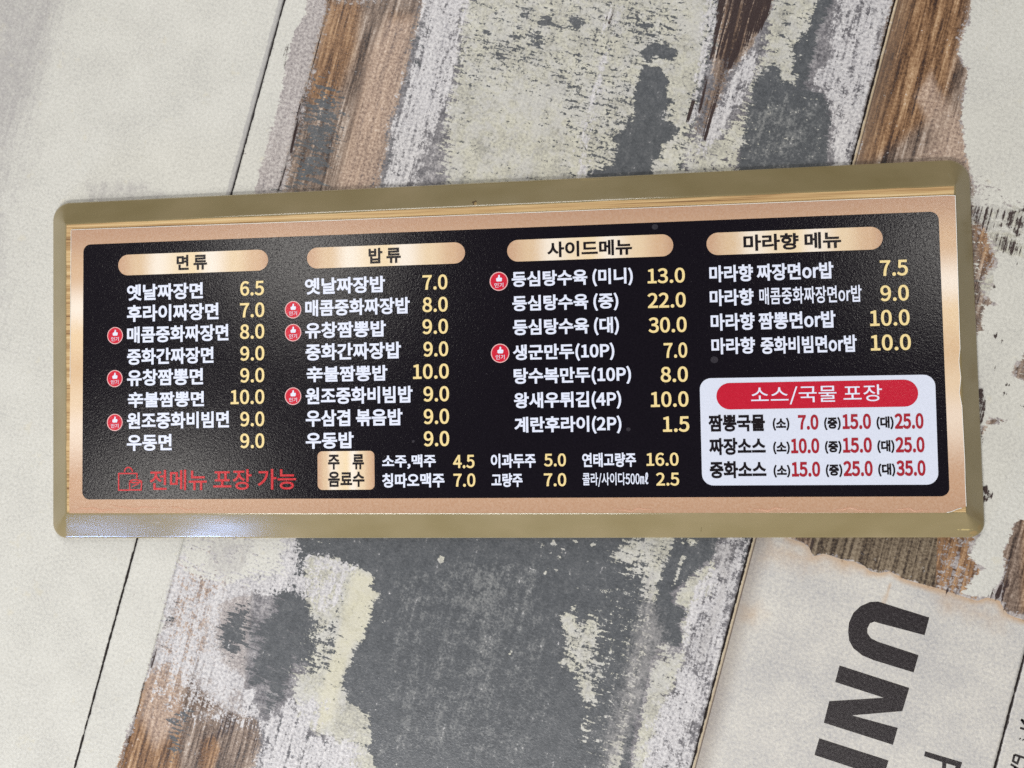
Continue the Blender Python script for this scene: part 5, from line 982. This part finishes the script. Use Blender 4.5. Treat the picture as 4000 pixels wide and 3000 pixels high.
"탕":[644,"64 534,0 -302,48 0,130 0 202 3 289 18,-7 47,-82 -14 -151 -18 -272 -18,0 83,220 0,0 46,-220 0,0 79,231 0,0 47;326 174,-130 0 -209 -42 -209 -114,0 -72 79 -113 209 -113,129 0 208 41 208 113,0 72 -79 114 -208 114;326 128,93 0 150 -25 150 -68,0 -43 -57 -68 -150 -68,-95 0 -152 25 -152 68,0 43 57 68 152 68;468 579,0 -389,59 0,0 177,93 0,0 48,-93 0,0 164"],
"태":[644,"60 506,0 -404,41 0,102 0 163 2 237 16,-6 49,-68 -13 -125 -16 -216 -16,0 142,184 0,0 46,-184 0,0 120,194 0,0 47;378 566,0 -588,55 0,0 299,85 0,0 -332,56 0,0 634,-56 0,0 -254,-85 0,0 241"],
"튀":[644,"39 165,54 0 114 0 177 3,0 -202,59 0,0 204,60 4 121 9 180 18,-3 44,-139 -17 -297 -18 -420 -18;90 540,0 -262,319 0,0 47,-261 0,0 63,243 0,0 43,-243 0,0 62,257 0,0 47;496 578,0 -633,58 0,0 633"],
"포":[644,"87 263,0 -46,204 0,0 -144,-256 0,0 -49,574 0,0 49,-260 0,0 144,205 0,0 46,-97 0,0 208,98 0,0 47,-470 0,0 -47,98 0,0 -208;242 471,157 0,0 -208,-157 0"],
"향":[644,"195 584,0 -76,-159 0,0 -47,374 0,0 47,-157 0,0 76;223 429,-91 0 -152 -44 -152 -112,0 -68 61 -111 152 -111,91 0 152 43 152 111,0 68 -61 112 -152 112;328 166,-128 0 -207 -41 -207 -110,0 -69 79 -109 207 -109,127 0 206 40 206 109,0 69 -79 110 -206 110;223 385,58 0 96 -26 96 -68,0 -41 -38 -67 -96 -67,-57 0 -96 26 -96 67,0 42 39 68 96 68;328 120,92 0 148 -23 148 -64,0 -41 -56 -64 -148 -64,-93 0 -149 23 -149 64,0 41 56 64 149 64;468 579,0 -408,59 0,0 115,91 0,0 49,-91 0,0 87,91 0,0 48,-91 0,0 109"],
"화":[644,"228 419,-89 0 -149 -47 -149 -118,0 -62 47 -106 120 -115,0 -69,-62 -2 -121 -2 -172 -2,9 -49,110 0 259 1 395 26,-4 42,-54 -7 -112 -12 -170 -15,0 67,72 9 120 52 120 115,0 71 -60 118 -149 118;199 578,0 -76,-160 0,0 -47,378 0,0 47,-160 0,0 76;228 373,56 0 94 -28 94 -72,0 -43 -38 -71 -94 -71,-56 0 -94 28 -94 71,0 44 38 72 94 72;465 579,0 -634,58 0,0 316,99 0,0 49,-99 0,0 269"],
"후":[644,"35 168,0 -48,257 0,0 -175,57 0,0 175,260 0,0 48;292 583,0 -76,-227 0,0 -48,509 0,0 48,-225 0,0 76;321 423,-129 0 -206 -38 -206 -106,0 -67 77 -105 206 -105,129 0 206 38 206 105,0 68 -77 106 -206 106;321 379,92 0 145 -23 145 -62,0 -38 -53 -61 -145 -61,-93 0 -146 23 -146 61,0 39 53 62 146 62"]}
SPACE = 157


def contours(ch):
    adv, s = GLYPHS[ch]
    res = []
    for c in s.split(';'):
        segs = [[int(v) for v in t.split()] for t in c.split(',')]
        x, y = segs[0]
        pts = [[(x, y), None, None]]           # co, handle_in, handle_out
        for t in segs[1:]:
            if len(t) == 2:
                x, y = x + t[0], y + t[1]
                pts.append([(x, y), None, None])
            else:
                pts[-1][2] = (x + t[0], y + t[1])
                hin = (x + t[2], y + t[3])
                x, y = x + t[4], y + t[5]
                pts.append([(x, y), hin, None])
        if len(pts) > 1 and pts[-1][0] == pts[0][0]:
            pts[0][1] = pts[-1][1]
            pts.pop()
        res.append(pts)
    return adv, res


def bez(p0, p1, p2, p3, n=6):
    t = np.linspace(0, 1, n + 1)[1:, None]
    return (1 - t) ** 3 * p0 + 3 * (1 - t) ** 2 * t * p1 + 3 * (1 - t) * t * t * p2 + t ** 3 * p3


def outline(ch, bold):
    """Flattened contours of a letter, each pushed outward by bold (em)."""
    adv, cs = contours(ch)
    res = []
    for pts in cs:
        P = []
        m = len(pts)
        for i in range(m):
            c0, _, ho = pts[i]
            c1, hi, _ = pts[(i + 1) % m]
            p0, p3 = np.array(c0, float), np.array(c1, float)
            if ho is None and hi is None:
                P.append(p3[None])
            else:
                P.append(bez(p0, np.array(ho or c0, float), np.array(hi or c1, float), p3))
        P = np.concatenate(P) / 700
        keep = np.linalg.norm(P - np.roll(P, 1, 0), axis=1) > 1e-4
        P = P[keep]
        a = P - np.roll(P, 1, 0)
        b = np.roll(P, -1, 0) - P
        a /= np.linalg.norm(a, axis=1)[:, None]
        b /= np.linalg.norm(b, axis=1)[:, None]
        na = np.stack([a[:, 1], -a[:, 0]], 1)
        nb = np.stack([b[:, 1], -b[:, 0]], 1)
        k = na + nb
        k /= np.maximum((k * k).sum(1)[:, None] / 2, 0.45)
        res.append(P + k * bold)
    return adv, res


CACHE = {}


def glyph(ch, bold):
    if (ch, bold) in CACHE:
        return CACHE[ch, bold]
    adv, cs = outline(ch, bold)
    V, E = [], []
    for c in cs:
        k = len(V)
        V += [Vector((x, y)) for x, y in c]
        E += [(k + i, k + (i + 1) % len(c)) for i in range(len(c))]
    vo, eo, fo = delaunay_2d_cdt(V, E, [], 0, 1e-5)[:3]
    vo = np.array([tuple(v) for v in vo])
    cen = np.array([vo[list(f)].mean(0) for f in fo])
    wn = np.zeros(len(cen), int)
    for c in cs:
        d = np.roll(c, -1, 0)
        for (x1, y1), (x2, y2) in zip(c, d):
            side = (x2 - x1) * (cen[:, 1] - y1) - (cen[:, 0] - x1) * (y2 - y1)
            wn += ((y1 <= cen[:, 1]) & (y2 > cen[:, 1]) & (side > 0)).astype(int)
            wn -= ((y1 > cen[:, 1]) & (y2 <= cen[:, 1]) & (side < 0)).astype(int)
    F = [f for f, w in zip(fo, wn) if w > 0]
    used = sorted({i for f in F for i in f})
    mp = {u: i for i, u in enumerate(used)}
    CACHE[ch, bold] = (adv / 700, vo[used], [tuple(mp[i] for i in f) for f in F])
    return CACHE[ch, bold]


def text_mesh(s, bold, tight=0.0):
    V, F, pen, k = [], [], 0.0, 0
    for ch in s:
        if ch == ' ':
            pen += SPACE / 700
            continue
        adv, vo, fo = glyph(ch, bold)
        V.append(vo + [pen, 0])
        F += [tuple(i + k for i in f) for f in fo]
        k += len(vo)
        pen += adv
    V = np.concatenate(V)
    return np.concatenate([V, np.zeros((len(V), 1))], 1), F


def place_text(name, s, x, y, w, hh, z, mat, bold, tight=0.0, parent=None):
    co, fs = text_mesh(s, bold, tight)
    lo, hi = co.min(0), co.max(0)
    out = co.copy()
    out[:, 0] = (x + (co[:, 0] - lo[0]) / (hi[0] - lo[0]) * w) * MM + OFF.x
    out[:, 1] = (y - hh / 2 + (co[:, 1] - lo[1]) / (hi[1] - lo[1]) * hh) * MM + OFF.y
    out[:, 2] = z
    me = bpy.data.meshes.new(name)
    me.from_pydata(out.tolist(), [], fs)
    me.materials.append(mat)
    me.update()
    o = bpy.data.objects.new(name, me)
    col.objects.link(o)
    o.parent = parent or board
    return o


STYLE = {'head': ('heading_lettering', M_DARKT, 0.030), 'item': ('menu_lettering', M_TEXT, 0.031), 'thin': ('menu_lettering', M_TEXT, 0.018),
         'price': ('price_lettering', M_PRICE, 0.022), 'red': ('notice_lettering', M_REDT, 0.014), 'white': ('heading_lettering', M_TEXT, 0.004),
         'black': ('menu_lettering', M_DARKT, 0.037), 'small': ('size_lettering', M_DARKT, 0.042), 'redprice': ('price_lettering', M_PRICER, 0.037)}
ITEMS = [
["head","면 류",67.61,159.33,21.59,10.43],
["item","옛날짜장면",32.14,140.01,54.18,11.11],
["price","6.5",112.51,140.36,16.54,9.92],
["item","후라이짜장면",32.19,125.74,65.12,11.48],
["price","7.0",112.31,125.69,16.92,9.98],
["item","매콤중화짜장면",32.24,111.19,71.95,11.22],
["price","8.0",112.28,111.29,16.9,9.96],
["item","중화간짜장면",32.38,96.26,61.37,11.1],
["price","9.0",112.4,96.65,16.72,9.77],
["item","유창짬뽕면",32.43,81.99,53.94,11.24],
["price","9.0",112.36,82.01,16.7,9.75],
["item","辛불짬뽕면",32.93,67.06,54.13,10.71],
["price","10.0",105.62,67.61,23.39,9.74],
["item","원조중화비빔면",32.36,52.86,72.12,11.19],
["price","9.0",112.29,52.84,16.66,9.87],
["item","우동면",32.41,38.1,31.87,11.17],
["price","9.0",112.25,38.38,16.65,9.85],
["red","전메뉴 포장 가능",48.76,12.78,101.78,13.65],
["head","밥 류",200.8,159.14,21.67,10.4],
["item","옛날짜장밥",157.34,140.24,54.44,11.0],
["price","7.0",236.8,140.33,16.51,9.91],
["item","매콤중화짜장밥",157.41,125.69,70.73,10.97],
["price","8.0",236.62,125.71,16.73,9.89],
["item","유창짬뽕밥",157.32,110.87,54.71,10.79],
["price","9.0",236.45,111.27,16.86,9.87],
["item","중화간짜장밥",157.47,96.41,64.5,11.16],
["price","9.0",236.93,96.54,16.33,9.85],
["item","辛불짬뽕밥",158.06,81.8,54.69,10.64],
["price","10.0",229.79,82.01,23.68,9.85],
["item","원조중화비빔밥",157.3,67.34,72.08,11.11],
["price","9.0",236.58,67.29,16.86,9.97],
["item","우삼겹 볶음밥",157.38,52.65,65.11,11.09],
["price","9.0",236.57,52.66,16.68,9.95],
["item","우동밥",157.29,38.0,32.44,10.9],
["price","9.0",236.48,38.24,16.66,9.93],
["head","주",172.29,23.64,7.76,9.71],
["head","류",188.78,23.73,7.71,9.84],
["head","음료수",172.29,12.4,24.42,10.02],
["item","소주,맥주",208.62,23.46,35.57,9.32],
["price","4.5",255.52,23.26,13.94,8.59],
["item","칭따오맥주",208.5,11.42,41.21,9.3],
["price","7.0",255.61,11.33,14.25,8.58],
["item","이과두주",280.09,23.5,28.88,9.19],
["price","5.0",314.27,23.73,14.01,8.26],
["item","고량주",280.3,11.16,20.06,8.85],
["price","7.0",314.04,11.16,14.15,8.4],
["item","연태고량주",338.61,23.42,33.75,9.08],
["price","16.0",378.9,23.5,19.9,8.3],
["thin","콜라/사이다500㎖",338.59,10.99,41.17,8.9],
["price","2.5",384.6,11.05,14.28,8.28],
["head","사이드메뉴",318.71,158.9,54.15,10.08],
["item","등심탕수육 (미니)",295.51,139.83,77.44,11.45],
["price","13.0",382.26,139.62,23.29,9.62],
["item","등심탕수육 (중)",295.63,124.09,67.85,11.43],
["price","22.0",381.91,123.94,23.76,9.75],
["item","등심탕수육 (대)",295.75,108.54,67.76,11.62],
["price","30.0",382.06,108.29,23.8,9.87],
["item","생군만두(10P)",295.42,92.34,64.88,11.33],
["price","7.0",391.26,92.04,14.57,9.7],
["item","탕수복만두(10P)",295.73,77.11,74.73,11.54],
["price","8.0",388.98,76.84,16.86,9.84],
["item","왕새우튀김(4P)",295.64,61.44,68.28,11.51],
["price","10.0",382.46,61.19,23.37,9.83],
["item","계란후라이(2P)",295.62,45.82,68.12,11.49],
["price","1.5",389.62,45.43,16.35,9.79],
["head","마라향 메뉴",442.16,158.55,59.19,10.39],
["item","마라향 짜장면or밥",420.7,139.66,75.48,10.76],
["price","7.5",523.89,139.69,16.39,9.84],
["item","마라향",420.57,124.5,26.86,10.55],
["thin","매콤중화짜장면or밥",450.99,124.61,61.52,10.66],
["price","9.0",523.61,124.16,16.7,9.9],
["item","마라향 짬뽕면or밥",420.77,109.11,75.69,10.88],
["price","10.0",516.94,108.95,23.33,9.98],
["item","마라향",420.81,94.03,26.62,10.5],
["item","중화비빔면or밥",450.97,93.72,57.65,10.79],
["price","10.0",516.85,93.73,23.62,9.95],
["white","소스/국물 포장",444.18,62.4,78.34,11.44],
["black","짬뽕국물",417.68,45.63,34.46,10.61],
["black","짜장소스",417.74,31.04,34.41,10.58],
["black","중화소스",417.79,16.57,34.37,10.56],
["small","(소)",456.81,44.46,10.04,7.93],
["small","(중)",487.64,44.37,9.83,8.05],
["small","(대)",518.65,44.35,10.03,8.0],
["redprice","7.0",472.05,45.45,12.22,9.28],
["redprice","15.0",498.58,45.49,16.84,9.4],
["redprice","25.0",529.28,45.3,16.86,9.51],
["small","(소)",456.64,29.82,10.03,7.91],
["small","(중)",487.69,29.82,9.82,8.03],
["small","(대)",518.66,29.89,10.02,7.98],
["redprice","10.0",467.45,30.9,16.87,9.27],
["redprice","15.0",498.37,30.98,17.06,9.38],
["redprice","25.0",529.28,30.87,16.94,9.49],
["small","(소)",456.48,15.39,10.02,7.9],
["small","(중)",487.74,15.47,9.81,8.01],
["small","(대)",518.67,15.64,10.0,7.96],
["redprice","15.0",467.45,16.5,16.93,9.25],
["redprice","25.0",498.16,16.66,17.29,9.36],
["redprice","35.0",529.28,16.65,17.01,9.47]]
for kind, s, x, y, w, hh in ITEMS:
    nm, mt, bold = STYLE[kind]
    place_text(nm, s, x, y, w, hh, Z3 + 0.00005, mt, bold)

# round red badges with a thumbs-up and two small syllables
THUMB = [(-.30, -.08), (-.30, .22), (-.16, .26), (-.06, .40), (-.04, .60), (.08, .62), (.14, .50), (.12, .30), (.32, .28), (.38, .18), (.34, -.06), (.28, -.14), (-.2, -.14)]


def disc(cx, cy, rx, ry, n=40):
    return [(cx + rx * math.cos(2 * math.pi * k / n), cy + ry * math.sin(2 * math.pi * k / n)) for k in range(n)]


for k, (bx, by) in enumerate([[23.57,111.04],[23.47,81.7],[23.59,51.97],[149.02,125.06],[148.94,109.75],[148.68,67.5],[287.07,139.52],[287.18,92.76]]):
    R_ = 5.65 + (0.35 if k > 5 else 0)
    b = flat('popularity_badge', disc(bx, by, R_, R_ * 1.03), Z2, M_RIM)
    cx_, cy_ = R_ * .90, R_ * .93
    for nm, pts, z_, mt in (('badge_face', disc(bx, by, cx_, cy_), Z2 + 0.00005, M_BADGE),
                            ('thumb_icon', [(bx + px * R_ * .95, by + py * R_ * .95 + R_ * .12) for px, py in THUMB][::-1], Z3 + 0.00004, M_TEXT)):
        c = flat(nm, pts, z_, mt)
        c.parent = b
    t = place_text('badge_lettering', '인기', bx - R_ * .48, by - R_ * .42, R_ * .96, R_ * .50, Z3 + 0.00004, M_TEXT, 0.004)
    t.parent = b

# take-away bag symbol
BAG = {"body":[[34.03,6.16],[26.58,6.21],[26.54,17.43],[39.6,17.32],[39.61,14.06]],"handle":[[30.68,18.48],[31.17,20.2],[32.32,21.28],[33.64,21.51],[35.13,21.0],[36.13,19.84],[36.46,18.59]],"tub":[[34.34,11.29],[34.52,6.32],[42.6,6.27],[42.92,11.24]],"lid":[[34.01,12.07],[36.32,12.99],[39.28,13.13],[42.58,12.33],[42.91,11.55],[39.95,11.26],[36.98,11.12],[34.01,12.07]],"spoon":[[36.33,8.48],[38.97,9.71],[40.94,10.63]]}
bv, bf = [], []
for key, pts in BAG.items():
    v, f = ribbon(pts, 0.95 if key != 'spoon' else 0.7, Z3)
    k = len(bv)
    bv += v
    bf += [tuple(a + k for a in q) for q in f]
part('bag_symbol', bv, bf, M_REDT)

# white cut edge of the sheet where it lifts, and dust on the black print
ev, ef = [], []
for pts in [[[-8.71,185.0],[141.35,184.02],[296.36,183.64],[426.51,183.47],[519.75,183.36],[565.05,183.43],[569.67,183.15],[569.4,137.43],[569.09,103.01],[569.03,89.23],[568.0,81.44],[568.8,71.28],[567.58,62.11],[568.76,54.15],[568.98,36.29],[569.16,21.43],[568.93,7.22],[569.0,-6.65]],[[566.47,-7.56],[563.95,-8.17],[560.21,-9.85],[557.69,-10.31]],[[-8.9,184.65],[-8.95,78.68]]]:
    v, f = ribbon(pts, 0.34, zt + 0.00012)
    k = len(ev)
    ev += v
    ef += [tuple(a + k for a in q) for q in f]
part('cut_edge', ev, ef, M_EDGE)
M_DUST = film('dust_film', color=(46, 43, 50), emb=1.5)
for x, y, r in [[387.6,171.1,2.0],[368.1,42.6,1.4],[229.4,36.7,1.0],[140.0,130.1,1.3],[422.4,85.5,2.4],[348.0,42.4,0.5],[287.4,148.5,0.5],[517.5,22.9,0.6],[391.9,70.8,0.4],[278.0,79.7,0.4],[409.4,135.3,0.35],[105.5,145.4,0.4]]:
    flat('dust_spot', disc(x, y, r, r * 0.9, 12), Z1 + 0.00004, M_DUST)
